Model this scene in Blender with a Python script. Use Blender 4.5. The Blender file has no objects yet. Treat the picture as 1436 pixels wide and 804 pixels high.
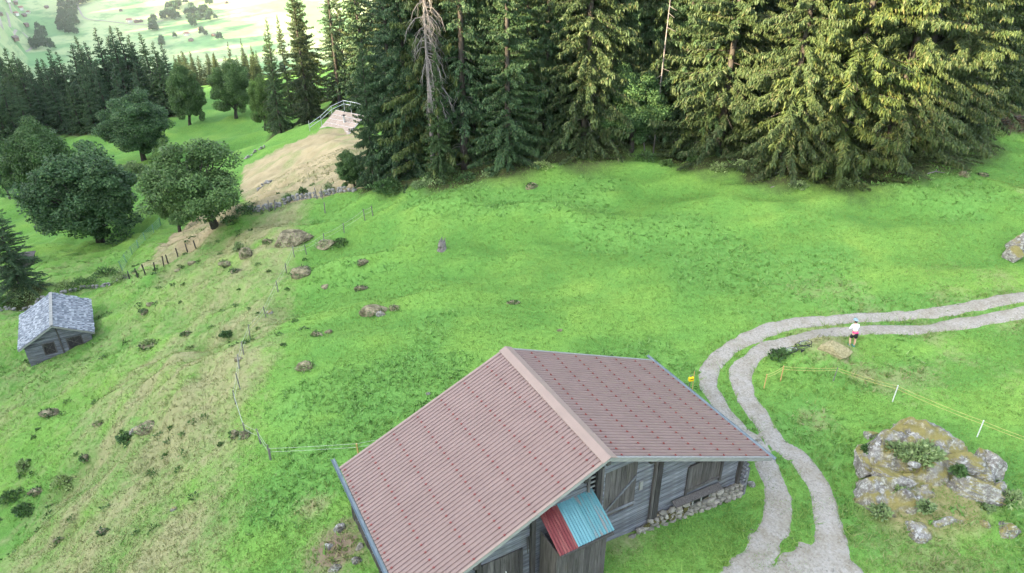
import bpy, math, random
import numpy as np
from mathutils import Vector, Matrix

# ------------------------------------------------------------------ camera, world, sun, exposure
S = bpy.context.scene
COL = S.collection
PITCH = math.radians(29.315)
FPX = 1000.0
CAM = np.array([0.0, 0.0, 24.0])
cd = bpy.data.cameras.new('camera'); cam = bpy.data.objects.new('camera', cd); COL.objects.link(cam)
cam.location = CAM; cam.rotation_euler = (math.pi/2 - PITCH, 0, 0)
cd.sensor_width = 36; cd.lens = 36*FPX/1436; cd.clip_start = 0.5; cd.clip_end = 20000
S.camera = cam
S.render.resolution_x = 1024; S.render.resolution_y = 573
SUN_EL = math.radians(18); SUNH = (-0.85, -0.527)
w = bpy.data.worlds.new('World'); S.world = w; w.use_nodes = True
nt = w.node_tree; nt.nodes.clear()
sky = nt.nodes.new('ShaderNodeTexSky'); sky.sky_type = 'NISHITA'; sky.sun_disc = False
sky.sun_elevation = SUN_EL; sky.sun_rotation = math.atan2(SUNH[0], SUNH[1])
sky.air_density = 1.0; sky.dust_density = 4.5; sky.ozone_density = 0.6; sky.altitude = 1200
bg = nt.nodes.new('ShaderNodeBackground'); bg.inputs[1].default_value = 0.15
ow = nt.nodes.new('ShaderNodeOutputWorld')
hsv = nt.nodes.new('ShaderNodeHueSaturation'); hsv.inputs['Saturation'].default_value = .6   # sky light desaturated, standing in for a warmer white balance
nt.links.new(sky.outputs[0], hsv.inputs['Color']); nt.links.new(hsv.outputs[0], bg.inputs[0]); nt.links.new(bg.outputs[0], ow.inputs[0])
sl = bpy.data.lights.new('sun', 'SUN'); sl.energy = 4.6; sl.angle = math.radians(0.6); sl.color = (1.0, 0.79, 0.5)
so = bpy.data.objects.new('sun', sl); COL.objects.link(so); so.location = (-60, -40, 60)
sd = Vector((SUNH[0]*math.cos(SUN_EL), SUNH[1]*math.cos(SUN_EL), math.sin(SUN_EL)))
so.rotation_euler = sd.to_track_quat('Z', 'Y').to_euler()
S.view_settings.view_transform = 'Standard'; S.view_settings.look = 'None'
S.view_settings.exposure = 3.02; S.view_settings.gamma = 1.0
S.render.engine = 'CYCLES'
R = random.Random(7); NR = np.random.default_rng(7)

# ------------------------------------------------------------------ numeric helpers
def vnoise(x, y, seed=0):
    xi = np.floor(x).astype(np.int64); yi = np.floor(y).astype(np.int64)
    fx = x-xi; fy = y-yi; fx = fx*fx*(3-2*fx); fy = fy*fy*(3-2*fy)
    def h(a, b):
        n = (a*374761393 + b*668265263 + seed*1442695041) & 0xffffffff
        n = ((n ^ (n >> 13))*1274126177) & 0xffffffff
        return ((n ^ (n >> 16)) & 0xffff)/65535.0
    return (h(xi, yi)*(1-fx)+h(xi+1, yi)*fx)*(1-fy)+(h(xi, yi+1)*(1-fx)+h(xi+1, yi+1)*fx)*fy
def fbm(x, y, s, o=4, seed=0):
    x = np.asarray(x, float)/s; y = np.asarray(y, float)/s
    t = 0; a = .5; n = 0
    for i in range(o):
        t = t+a*vnoise(x*2**i+17.3*i, y*2**i-9.1*i, seed+i); n += a; a *= .5
    return t/n
def sstep(a, b, x):
    t = np.clip((np.asarray(x, float)-a)/(b-a), 0, 1); return t*t*(3-2*t)
def pray(px, py):
    a = (px-718)/FPX; b = -(py-402)/FPX
    c, s = math.cos(PITCH), math.sin(PITCH)
    d = np.array([a, c+b*s, -s+b*c]); return d/np.linalg.norm(d)
def at_z(px, py, z):
    d = pray(px, py); return CAM+d*((z-CAM[2])/d[2])

# surveyed heights of the slope: (bearing px, py, height)
CT = [(1193,488,1.2),(1000,520,.8),(1430,440,2.2),(1300,700,.5),(1436,804,.4),(1176,802,.7),(1040,690,1.0),(905,752,1.6),(862,748,2.1),(1036,703,.9),
 (850,800,1.8),(480,745,1.2),(600,620,.6),(500,600,.3),(600,450,.7),(800,400,1.2),(1000,400,1.6),(1200,350,2.4),(1436,300,3.6),
 (1436,210,5.2),(1100,262,4.0),(700,240,2.5),(560,265,0.5),(850,212,3.4),(1000,215,3.8),(1250,240,4.3),(500,290,-1),(350,288,-4),(420,300,-2.6),
 (200,388,-6.5),(60,500,-9.6),(130,480,-8.8),(30,440,-10.2),(340,500,-.8),(380,640,-.6),(0,804,-8),(200,600,-4.6),(0,620,-9.8),(250,480,-4.0),(300,400,-3.6),
 (100,560,-8.3),(230,750,-3.0),(380,790,-.5),(100,700,-7.2),(400,420,-1.6),
 (230,350,-14),(125,352,-16),(0,405,-13.5),(160,400,-12),(400,262,-5.5),(420,235,-6),(470,200,-7.2),(360,245,-12),(345,222,-15),(320,165,-20),(250,160,-22),
 (350,212,-18.5),(190,235,-20),(60,250,-22),(30,180,-27),(150,165,-27),(270,140,-25),(395,190,-12),(480,160,-9),(900,170,5),(1200,170,6),(620,190,1)]
P3 = np.array([at_z(*c) for c in CT])
EX = np.array([(-30,5,-10),(0,0,0),(0,-40,4),(30,10,1),(60,0,4),(60,-50,8),(-50,-40,-8),(-60,20,-16),(-90,0,-22),(-120,60,-30),(-200,60,-45),
 (-240,200,-60),(-150,250,-42),(-60,260,-30),(60,200,2),(120,120,12),(200,60,20),(220,220,8),(120,300,-10),(20,320,-24),(0,130,-2),(90,30,6),(130,0,9),(-20,110,-10)], float)
P3 = np.vstack([P3, EX])
def _phi(r2): return 0.5*r2*np.log(r2+1e-9)
def _tps(P):
    n = len(P); d = ((P[:,None,:2]-P[None,:,:2])**2).sum(-1)
    A = np.zeros((n+3, n+3)); A[:n,:n] = _phi(d)+np.eye(n)*40.0
    A[:n,n] = 1; A[:n,n+1:] = P[:,:2]; A[n:,:n] = A[:n,n:].T
    return np.linalg.solve(A, np.append(P[:,2], [0,0,0]))
TW = _tps(P3)
def near_h(x, y):
    x = np.clip(x, -250, 250); y = np.clip(y, -60, 330)
    o = TW[-3]+TW[-2]*x+TW[-1]*y
    for i in range(len(P3)):
        o = o+TW[i]*_phi((x-P3[i,0])**2+(y-P3[i,1])**2)
    return o
RUT_A = [(1436,417),(1312,440),(1186,448),(1111,455),(1050,475),(1005,505),(993,536),(1010,571),(1035,601),(1060,626),(1078,661),(1089,702),(1085,742),(1060,797)]
RUT_B = [(1436,440),(1312,460),(1201,464),(1126,474),(1070,494),(1040,521),(1043,551),(1060,581),(1091,621),(1126,651),(1151,692),(1163,732),(1172,802)]
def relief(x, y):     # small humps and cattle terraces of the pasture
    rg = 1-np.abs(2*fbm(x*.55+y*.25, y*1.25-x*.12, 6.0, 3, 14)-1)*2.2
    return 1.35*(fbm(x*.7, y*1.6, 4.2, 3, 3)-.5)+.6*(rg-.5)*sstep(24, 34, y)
def raw_h(x, y):
    x = np.asarray(x, float); y = np.asarray(y, float)
    n = near_h(x, y)
    V = np.interp(y, [200,330,600,1100,1600,1900,2400,3200,5000,9000], [-30,-75,-210,-390,-365,-322,-250,-60,450,1500])
    V = V+60*(fbm(x, y, 700, 4, 5)-.5)*sstep(600,1500,y)
    k = sstep(225, 340, y+.15*np.abs(x+60))
    V = np.where(x < -250, V-.05*(-250-x)*0, V)
    z = n*(1-k)+V*k
    # soft undulation of the pasture
    m = sstep(12, 30, np.hypot(x-3, y-22))*(1-k)
    z = z+m*(1-.75*sstep(6, 10, x)*sstep(50, 43, y))*(2.6*(fbm(x+y*.3, y*1.7, 12, 3, 2)-.5)+relief(x, y))
    st = sstep(-10, -20, x+.25*(y-35))*(1-k)*sstep(120, 80, y)     # terracettes of the steep bank
    z = z+st*(.8*(fbm(x*1.2+y*.7, y*.35-x*.2, 2.6, 3, 9)-.5)+.5*(fbm(x, y, 1.3, 2, 12)-.5))
    # mountain flank behind and left of the viewpoint
    s = x*.85+y*.527; v = -.527*x+.85*y
    Pv = np.interp(v, [-400,-200,-60,22,32,45,60,80,100,150,200,235,270,330], [10,55,74,73,64,61,69,66,52,48,38,25,-10,-45])
    g = np.exp(-((s+150)/32.)**2)
    z = np.where(g > .003, z*(1-g)+Pv*g, z)
    return z
def bump_h(x, y):
    b = 0
    for (cx, cy, r, h) in MOUNDS:
        b = b+h*np.exp(-(((x-cx)**2+(y-cy)**2)/r**2)**1.5)
    return b
MOUNDS = []
def add_mound(px, py, z, r, h):
    p = at_z(px, py, z); MOUNDS.append((p[0], p[1], r, h)); return p
add_mound(1305, 672, .8, 3.1, .8)      # outcrop
add_mound(1270, 640, .8, 1.8, .5)
add_mound(1160, 494, 1.2, 1.4, .55)     # turf bank by the track
add_mound(1130, 505, 1.2, 1.3, .4)

def axis(lo, hi, step, mn, mx, g):
    a = list(np.arange(lo, hi+1e-6, step)); s = step
    while a[-1] < mx: s *= g; a.append(a[-1]+s)
    s = step; b = []
    x = lo
    while x > mn: s *= g; x -= s; b.append(x)
    return np.array(b[::-1]+a)
GX = axis(-62, 62, .4, -6000, 6000, 1.045)
GY = axis(16, 96, .4, -500, 9000, 1.04)
XX, YY = np.meshgrid(GX, GY)
ZZ = raw_h(XX, YY)+bump_h(XX, YY)
def H(x, y):
    x = np.asarray(x, float); y = np.asarray(y, float)
    i = np.clip(np.searchsorted(GX, x)-1, 0, len(GX)-2); j = np.clip(np.searchsorted(GY, y)-1, 0, len(GY)-2)
    u = (x-GX[i])/(GX[i+1]-GX[i]); v = (y-GY[j])/(GY[j+1]-GY[j])
    a = ZZ[j,i]; b = ZZ[j,i+1]; c = ZZ[j+1,i+1]; d = ZZ[j+1,i]
    # same diagonal as the mesh (a-c)
    return np.where(u > v, a+(b-a)*u+(c-b)*v, a+(c-d)*u+(d-a)*v)
def ground(px, py, t0=12.0):
    d = pray(px, py); t = t0
    ts = t0*1.004**np.arange(1500); Q = CAM[None]+d[None]*ts[:,None]
    below = Q[:,2] < H(Q[:,0], Q[:,1])
    k = int(np.argmax(below)) if below.any() else len(ts)-1
    return Q[k]
def gp(px, py, t0=12.0):
    q = ground(px, py, t0); return Vector((q[0], q[1], float(H(q[0], q[1]))))
def at_d(px, dist):      # bearing of an image column at a distance along the view's heading
    x = (px-718)/FPX*dist
    for k in range(4):
        dep = dist*math.cos(PITCH)-(float(H(x, dist))-CAM[2])*math.sin(PITCH); x = (px-718)/FPX*dep
    return Vector((x, dist, float(H(x, dist))))
def px_of(p):
    x, y, z = p[0]-CAM[0], p[1]-CAM[1], p[2]-CAM[2]
    c, s = math.cos(PITCH), math.sin(PITCH); d = y*c-z*s
    return 718+FPX*x/d, 402-FPX*(y*s+z*c)/d, d
def height_to(p, pytop):  # height of an upright thing at p whose top shows at row pytop
    b = -(pytop-402)/FPX; c, s = math.cos(PITCH), math.sin(PITCH)
    y = p[1]; z = y*(b*c-s)/(c+b*s); return z+CAM[2]-p[2]
def pline(pts):
    return np.array([ground(*p)[:2] for p in pts])
def at_tip(px, py, dist):     # foot of a tree whose tip shows at (px, py); returns foot and height
    b = px
    for _ in range(5):
        p = at_d(b, dist); h = max(2.0, height_to(p, py)); b += px-px_of((p.x, p.y, p.z+h))[0]
    return p, h
def resample(P, n=120):
    P = np.asarray(P, float); t = np.linspace(0, len(P)-1, n); 
    from_i = np.clip(t.astype(int), 0, len(P)-2); f = (t-from_i)[:,None]
    g = lambda k: P[np.clip(from_i+k, 0, len(P)-1)]
    p0, p1, p2, p3 = g(-1), g(0), g(1), g(2)
    return .5*((2*p1)+(-p0+p2)*f+(2*p0-5*p1+4*p2-p3)*f*f+(-p0+3*p1-3*p2+p3)*f**3)
def dist_line(x, y, L):
    d = np.full(np.shape(x), 1e9); 
    for a, b in zip(L[:-1], L[1:]):
        ab = b-a; t = np.clip(((x-a[0])*ab[0]+(y-a[1])*ab[1])/(ab@ab+1e-9), 0, 1)
        d = np.minimum(d, np.hypot(x-a[0]-t*ab[0], y-a[1]-t*ab[1]))
    return d
def inpoly(x, y, P):
    r = np.zeros(np.shape(x), bool); n = len(P)
    for i in range(n):
        a = P[i]; b = P[(i+1) % n]
        c = ((a[1] > y) != (b[1] > y)) & (x < (b[0]-a[0])*(y-a[1])/(b[1]-a[1]+1e-12)+a[0]); r ^= c
    return r

# ------------------------------------------------------------------ object helpers
def tag(o, label=None, cat=None, group=None, kind=None):
    for k, v in (('label', label), ('category', cat), ('group', group), ('kind', kind)):
        if v: o[k] = v
    return o
def empty(name, loc, rz=0, label=None, cat=None, group=None, rot=None):
    o = bpy.data.objects.new(name, None); COL.objects.link(o); o.location = loc
    o.rotation_euler = rot if rot else (0, 0, rz); o.empty_display_size = .3
    return tag(o, label, cat, group)
def link(name, me, parent=None, loc=None):
    o = bpy.data.objects.new(name, me); COL.objects.link(o)
    if parent: o.parent = parent
    if loc is not None: o.location = loc
    return o
def npmesh(name, V, F, mat=None, smooth=False, mi=None, mats=None):
    V = np.asarray(V, np.float32).reshape(-1, 3); F = np.asarray(F, np.int32); k = F.shape[1]
    me = bpy.data.meshes.new(name)
    me.vertices.add(len(V)); me.vertices.foreach_set('co', V.ravel())
    me.loops.add(F.size); me.loops.foreach_set('vertex_index', F.ravel())
    me.polygons.add(len(F)); me.polygons.foreach_set('loop_start', np.arange(0, F.size, k, dtype=np.int32))
    me.polygons.foreach_set('loop_total', np.full(len(F), k, np.int32))
    if smooth: me.polygons.foreach_set('use_smooth', np.ones(len(F), bool))
    for m in (mats or ([mat] if mat else [])): me.materials.append(m)
    if mi is not None: me.polygons.foreach_set('material_index', np.asarray(mi, np.int32))
    me.update(calc_edges=True); return me
def fattr(me, name, vals):
    a = me.attributes.new(name, 'FLOAT', 'POINT'); a.data.foreach_set('value', np.asarray(vals, np.float32).ravel())

class MB:
    def __init__(s): s.v = []; s.f = []; s.n = 0
    def add(s, V, F):
        s.v += [tuple(map(float, q)) for q in V]; s.f += [tuple(i+s.n for i in f) for f in F]; s.n = len(s.v); return s
    def box(s, c, d, rz=0, M=None):
        x, y, z = d[0]/2, d[1]/2, d[2]/2
        V = [Vector(q) for q in ((-x,-y,-z),(x,-y,-z),(x,y,-z),(-x,y,-z),(-x,-y,z),(x,-y,z),(x,y,z),(-x,y,z))]
        m = M if M is not None else Matrix.Rotation(rz, 3, 'Z')
        return s.add([m @ q+Vector(c) for q in V], [(0,3,2,1),(4,5,6,7),(0,1,5,4),(1,2,6,5),(2,3,7,6),(3,0,4,7)])
    def beam(s, a, b, wd, ht, up=(0,0,1)):
        a = Vector(a); b = Vector(b); d = (b-a); L = d.length; d.normalize(); u = Vector(up)
        r = d.cross(u)
        if r.length < 1e-4: r = d.cross(Vector((0,1,0)))
        r.normalize(); u = r.cross(d)
        M = Matrix((d, r, u)).transposed()
        return s.box((a+b)/2, (L, wd, ht), M=M)
    def tube(s, pts, rad, n=6, cap=True):
        pts = [Vector(p) for p in pts]; m = len(pts)
        rad = rad if hasattr(rad, '__len__') else [rad]*m
        V = []; 
        for i, p in enumerate(pts):
            d = (pts[min(i+1, m-1)]-pts[max(i-1, 0)]).normalized()
            a = d.cross(Vector((0,0,1)))
            if a.length < .05: a = d.cross(Vector((0,1,0)))
            a.normalize(); b = d.cross(a)
            for k in range(n):
                t = 2*math.pi*k/n; V.append(p+(a*math.cos(t)+b*math.sin(t))*rad[i])
        F = [(i*n+k, i*n+(k+1) % n, (i+1)*n+(k+1) % n, (i+1)*n+k) for i in range(m-1) for k in range(n)]
        if cap: F += [tuple(range(n))[::-1], tuple(range((m-1)*n, m*n))]
        return s.add(V, F)
    def poly(s, pts, th, nrm):   # a flat slab: outline pts, thickness th along nrm
        n = len(pts); N = Vector(nrm).normalized()*th; P = [Vector(p) for p in pts]
        return s.add(P+[p+N for p in P], [tuple(range(n))[::-1], tuple(range(n, 2*n))]+[(i, (i+1) % n, (i+1) % n+n, i+n) for i in range(n)])
    def mesh(s, name, mat, smooth=False):
        me = bpy.data.meshes.new(name); me.from_pydata(s.v, [], s.f)
        if mat: me.materials.append(mat)
        if smooth: me.polygons.foreach_set('use_smooth', [True]*len(me.polygons))
        me.update(); return me
    def build(s, name, mat, parent=None, smooth=False, loc=None): return link(name, s.mesh(name, mat, smooth), parent, loc)
def copy_tree(o, parent=None):
    c = o.copy(); COL.objects.link(c); c.parent = parent
    for ch in list(o.children): copy_tree(ch, c)
    return c

# ------------------------------------------------------------------ materials
class NT:
    def __init__(s, name, rough=.8):
        s.m = bpy.data.materials.new(name); s.m.use_nodes = True; s.t = s.m.node_tree; s.t.nodes.clear()
        s.o = s.n('ShaderNodeOutputMaterial'); s.b = s.n('ShaderNodeBsdfPrincipled'); s.l(s.b.outputs[0], s.o.inputs[0])
        s.b.inputs['Roughness'].default_value = rough; s.b.inputs['Specular IOR Level'].default_value = .2
    def n(s, t, **k):
        q = s.t.nodes.new(t)
        for a, b in k.items(): setattr(q, a, b)
        return q
    def l(s, a, b): s.t.links.new(a, b)
    def coord(s, k='Object', scale=(1,1,1), rot=(0,0,0)):
        if k == 'Pos': o = s.n('ShaderNodeNewGeometry').outputs['Position']
        else: o = s.n('ShaderNodeTexCoord').outputs[k]
        mp = s.n('ShaderNodeMapping'); mp.inputs['Scale'].default_value = scale; mp.inputs['Rotation'].default_value = rot
        s.l(o, mp.inputs[0]); return mp.outputs[0]
    def noise(s, co, scale, det=4, rough=.6, dist=0):
        q = s.n('ShaderNodeTexNoise'); s.l(co, q.inputs['Vector']); q.inputs['Scale'].default_value = scale
        q.inputs['Detail'].default_value = det; q.inputs['Roughness'].default_value = rough; q.inputs['Distortion'].default_value = dist
        return q.outputs['Fac']
    def ramp(s, f, stops):
        q = s.n('ShaderNodeValToRGB'); e = q.color_ramp.elements
        while len(e) < len(stops): e.new(.5)
        for i, (p, c) in enumerate(stops):
            e[i].position = p; e[i].color = (*c, 1) if hasattr(c, '__len__') else (c, c, c, 1)
        s.l(f, q.inputs[0]); return q.outputs[0]
    def mix(s, f, a, b, mode='MIX'):
        q = s.n('ShaderNodeMix', data_type='RGBA', blend_type=mode)
        for i, v in ((0, f), (6, a), (7, b)):
            if hasattr(v, 'is_linked'): s.l(v, q.inputs[i])
            else: q.inputs[i].default_value = v if i == 0 else (*v, 1)
        return q.outputs[2]
    def math(s, op, a, b=0, clamp=False):
        q = s.n('ShaderNodeMath', operation=op, use_clamp=clamp)
        for i, v in enumerate((a, b)):
            if hasattr(v, 'is_linked'): s.l(v, q.inputs[i])
            else: q.inputs[i].default_value = v
        return q.outputs[0]
    def attr(s, n): q = s.n('ShaderNodeAttribute', attribute_name=n); return q.outputs['Fac']
    def rand(s): return s.n('ShaderNodeNewGeometry').outputs['Random Per Island']
    def orand(s): return s.n('ShaderNodeObjectInfo').outputs['Random']
    def bump(s, h, st=.5, d=.02):
        q = s.n('ShaderNodeBump'); q.inputs['Strength'].default_value = st; q.inputs['Distance'].default_value = d
        s.l(h, q.inputs['Height']); s.l(q.outputs[0], s.b.inputs['Normal'])
    def done(s, c):
        if hasattr(c, 'is_linked'): s.l(c, s.b.inputs['Base Color'])
        else: s.b.inputs['Base Color'].default_value = (*c, 1)
        return s.m
def rgb(h): return tuple((int(h[i:i+2], 16)/255)**2.2 for i in (0, 2, 4))

def m_plain(name, c1, c2, scale=6, rough=.7, bump=.2, stretch=(1,1,1), metal=0, vary=.0):
    n = NT(name, rough); co = n.coord('Object', stretch)
    f = n.noise(co, scale, 5, .65); c = n.mix(n.ramp(f, [(.3, 0), (.7, 1)]), c1, c2)
    if vary: c = n.mix(1.0, c, n.ramp(n.orand(), [(0, 1-vary), (1, 1+vary*.4)]), 'MULTIPLY')
    n.b.inputs['Metallic'].default_value = metal
    if bump: n.bump(f, bump, .02)
    return n.done(c)
def m_wood(name, c1, c2, c3, ax='x', vary=.35):
    n = NT(name, .85); sc = {'x': (.35, 5, 5), 'z': (5, 5, .35), 'y': (5, .35, 5)}[ax]
    co = n.coord('Object', sc); f = n.noise(co, 3.2, 6, .7, .4); g = n.noise(n.coord('Object'), 1.1, 3)
    c = n.mix(n.ramp(f, [(.32, 0), (.68, 1)]), c1, c2); c = n.mix(n.ramp(g, [(.5, 0), (.75, .7)]), c, c3)
    c = n.mix(1.0, c, n.ramp(n.orand(), [(0, 1-vary), (1, 1.1)]), 'MULTIPLY')
    n.bump(f, .6, .02); return n.done(c)
M = {}
M['wood'] = m_wood('weathered_planks', (.06,.062,.072), (.25,.262,.295), (.14,.125,.112))
M['woodz'] = m_wood('weathered_boards', (.042,.038,.036), (.135,.125,.12), (.08,.066,.055), 'z')
M['wooddark'] = m_wood('dark_weathered_wood', (.03,.028,.027), (.085,.08,.078), (.05,.04,.035), 'z')
M['verge'] = m_wood('grey_verge_board', (.17,.175,.165), (.30,.305,.29), (.22,.21,.19), 'x', .15)
M['roofred'] = m_plain('painted_roof_metal', (.188,.132,.118), (.216,.154,.138), 1.3, .42, 0)
M['cap'] = m_plain('ridge_cap_metal', (.235,.178,.152), (.265,.20,.172), 1.5, .4, 0)
M['guard'] = m_plain('red_snow_guard_plastic', (.17,.04,.036), (.20,.05,.045), 4, .45, 0)
M['gutter'] = m_plain('blue_grey_gutter_metal', (.12,.16,.18), (.19,.23,.25), 3, .35, 0, metal=.4)
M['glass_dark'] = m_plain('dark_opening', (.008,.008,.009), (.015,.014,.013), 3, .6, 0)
M['stone'] = m_plain('foundation_stone', (.12,.11,.09), (.36,.34,.29), 7, .9, .8, vary=.45)
M['mortar'] = m_plain('stone_mortar', (.16,.13,.09), (.36,.30,.20), 4, .9, .6)
M['fieldstone'] = m_plain('dry_wall_stone', (.13,.125,.12), (.34,.33,.31), 5, .9, .5, vary=.3)
M['strawbank'] = m_plain('straw_covered_turf', (.16,.15,.075), (.36,.31,.18), 9, .95, .9)
M['trunk'] = m_plain('spruce_bark', (.03,.025,.021), (.085,.075,.064), 7, .95, .8, (1,1,.3))
M['greytrunk'] = m_plain('bleached_deadwood', (.10,.09,.088), (.23,.21,.2), 7, .95, .6, (1,1,.3))
M['mtrunk'] = m_plain('maple_bark', (.03,.026,.022), (.085,.075,.062), 6, .95, .8, (1,1,.4))
M['post'] = m_plain('grey_fence_post', (.09,.085,.08), (.22,.21,.2), 8, .9, .4, (1,1,.2))
M['orange'] = m_plain('yellow_orange_post', (.42,.25,.10), (.52,.33,.15), 5, .7, .1)
M['white'] = m_plain('white_plastic', (.50,.51,.51), (.62,.62,.61), 4, .5, 0)
M['yellow'] = m_plain('yellow_plastic', (.80,.50,.01), (.85,.58,.02), 4, .5, 0)
M['rope'] = m_plain('yellow_fence_rope', (.36,.33,.10), (.48,.45,.16), 9, .7, 0)
M['tape'] = m_plain('pale_fence_tape', (.30,.34,.28), (.42,.45,.38), 9, .7, 0)
M['net'] = m_plain('green_netting', (.10,.22,.15), (.22,.36,.26), 9, .7, 0)
M['soil'] = m_plain('bare_earth', (.07,.045,.03), (.17,.12,.08), 3, .95, .7)
M['chalet'] = m_plain('brown_chalet_boards', (.12,.06,.04), (.22,.13,.09), 5, .8, .4, (1,1,.2))
M['batten'] = m_plain('pink_brown_roof_panel', (.34,.27,.22), (.44,.36,.30), 6, .6, 0, vary=.12)
M['steel'] = m_plain('galvanised_tube', (.45,.48,.52), (.6,.62,.65), 5, .4, 0, metal=.5)

def m_leaf(name, stops, patch=.5, trans=.25, vscale=.35):
    n = NT(name, .6); n.b.inputs['Specular IOR Level'].default_value = .25
    c = n.ramp(n.rand(), stops)
    f = n.noise(n.coord('Object'), vscale, 3)
    c = n.mix(1.0, c, n.ramp(f, [(.3, 1-patch), (.7, 1+patch*.3)]), 'MULTIPLY')
    c = n.mix(1.0, c, n.ramp(n.orand(), [(0, (.82,.86,.9)), (.5, (1,1,1)), (1, (1.12,1.08,.85))]), 'MULTIPLY')
    if trans:
        tr = n.n('ShaderNodeBsdfTranslucent'); mx = n.n('ShaderNodeMixShader'); mx.inputs[0].default_value = trans
        n.l(c, tr.inputs[0]); n.l(n.b.outputs[0], mx.inputs[1]); n.l(tr.outputs[0], mx.inputs[2]); n.l(mx.outputs[0], n.o.inputs[0])
    return n.done(c)
M['spruce'] = m_leaf('spruce_needles', [(0,(.030,.066,.030)),(.5,(.050,.102,.040)),(.9,(.074,.126,.048)),(1,(.09,.11,.05))], .35, .12)
M['spruce2'] = m_leaf('yellow_spruce_needles', [(0,(.038,.068,.024)),(.5,(.064,.098,.032)),(.9,(.09,.118,.04)),(1,(.12,.115,.05))], .35, .12)
M['maple'] = m_leaf('maple_leaves', [(0,(.038,.09,.034)),(.6,(.068,.142,.048)),(1,(.115,.195,.07))], .4, .2)
M['maple2'] = m_leaf('light_maple_leaves', [(0,(.055,.115,.032)),(.6,(.095,.175,.05)),(1,(.15,.235,.075))], .4, .2)
M['bush'] = m_leaf('bush_leaves', [(0,(.045,.10,.03)),(.6,(.08,.16,.05)),(1,(.14,.24,.08))], .3, .2)
M['bushpale'] = m_leaf('pale_bush_leaves', [(0,(.15,.22,.09)),(.6,(.24,.34,.13)),(1,(.34,.42,.2))], .3, .2)
M['farleaf'] = m_plain('far_tree_foliage', (.035,.085,.035), (.065,.135,.05), .8, .9, .8)

# ground: pasture green, dry straw, bare soil, moss and far fields
def m_ground():
    n = NT('pasture_turf', .95); n.b.inputs['Specular IOR Level'].default_value = .1
    co = n.coord('Pos')
    big = n.noise(co, .07, 4, .55); mid = n.noise(co, .45, 5, .65); fine = n.noise(co, 3.5, 5, .75)
    g = n.ramp(big, [(.35, (.108,.226,.044)), (.5, (.126,.245,.048)), (.65, (.144,.256,.052))])
    g = n.mix(n.ramp(mid, [(.35, 0), (.62, .75)]), g, (.098,.225,.046))
    g = n.mix(1.0, g, n.ramp(fine, [(.25, .7), (.5, 1.0), (.8, 1.25)]), 'MULTIPLY')
    vf = n.noise(co, 14, 3, .8); g = n.mix(1.0, g, n.ramp(vf, [(.3, .72), (.5, 1.0), (.72, 1.28)]), 'MULTIPLY')
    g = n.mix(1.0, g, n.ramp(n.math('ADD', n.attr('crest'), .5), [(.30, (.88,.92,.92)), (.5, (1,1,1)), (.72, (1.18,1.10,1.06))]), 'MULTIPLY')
    weed = n.attr('weed'); g = n.mix(n.math('MULTIPLY', weed, .6), g, n.mix(n.ramp(fine, [(.4, 0), (.6, 1)]), (.085,.205,.042), (.135,.285,.07)))
    dry = n.attr('dry'); s = n.mix(n.ramp(fine, [(.3, 0), (.7, 1)]), (.185,.195,.085), (.30,.29,.15))
    s = n.mix(n.ramp(dry, [(.9, 0), (1.0, 1)]), s, n.mix(n.ramp(mid, [(.35, 0), (.65, 1)]), (.27,.225,.13), (.36,.30,.18)))
    dm = n.math('ADD', dry, n.math('MULTIPLY', n.math('SUBTRACT', n.noise(co, 1.6, 5, .75), .5), 1.3)); dm = n.math('MULTIPLY', n.ramp(dm, [(.25, 0), (.85, 1)]), 1.0)
    c = n.mix(dm, g, s)
    dirt = n.attr('dirt'); dd = n.math('ADD', dirt, n.math('MULTIPLY', n.math('SUBTRACT', fine, .5), .9))
    c = n.mix(n.ramp(dd, [(.45, 0), (.7, 1)]), c, n.mix(fine, (.09,.06,.04), (.27,.21,.15)))
    ms = n.attr('moss'); mm = n.math('ADD', ms, n.math('MULTIPLY', n.math('SUBTRACT', mid, .5), .9))
    c = n.mix(n.ramp(mm, [(.4, 0), (.75, 1)]), c, n.mix(n.ramp(fine, [(.35, 0), (.65, 1)]), (.12,.13,.04), (.27,.24,.12)))
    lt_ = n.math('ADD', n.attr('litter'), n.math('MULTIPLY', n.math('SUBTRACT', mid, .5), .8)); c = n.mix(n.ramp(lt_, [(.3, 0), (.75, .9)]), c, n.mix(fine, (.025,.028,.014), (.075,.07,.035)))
    far = n.attr('far'); fl = n.noise(co, .006, 4, .5)
    fc = n.mix(n.ramp(fl, [(.42, 0), (.5, 1)]), (.15,.28,.11), (.30,.37,.18))
    fc = n.mix(n.ramp(n.noise(co, .022, 5, .7), [(.5, 0), (.62, .6)]), fc, (.09,.19,.08))
    c = n.mix(far, c, fc)
    h = n.math('ADD', fine, n.math('MULTIPLY', mid, 2)); n.bump(h, .8, .06)
    return n.done(c)
M['ground'] = m_ground()
def m_gravel():
    n = NT('gravel', .95); co = n.coord('Pos')
    f = n.noise(co, 9, 6, .8); g = n.noise(co, 1.1, 4)
    v = n.n('ShaderNodeTexVoronoi'); n.l(co, v.inputs['Vector']); v.inputs['Scale'].default_value = 11
    c = n.mix(n.ramp(f, [(.3, 0), (.7, 1)]), (.16,.145,.118), (.35,.322,.272))
    c = n.mix(n.ramp(g, [(.42, 0), (.62, .8)]), c, (.19,.165,.115))
    c = n.mix(n.ramp(v.outputs['Color'], [(.0, .0), (1, .35)]), c, (.46,.45,.43))
    n.bump(n.math('ADD', f, v.outputs['Distance']), .8, .03); return n.done(c)
M['gravel'] = m_gravel()
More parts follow.
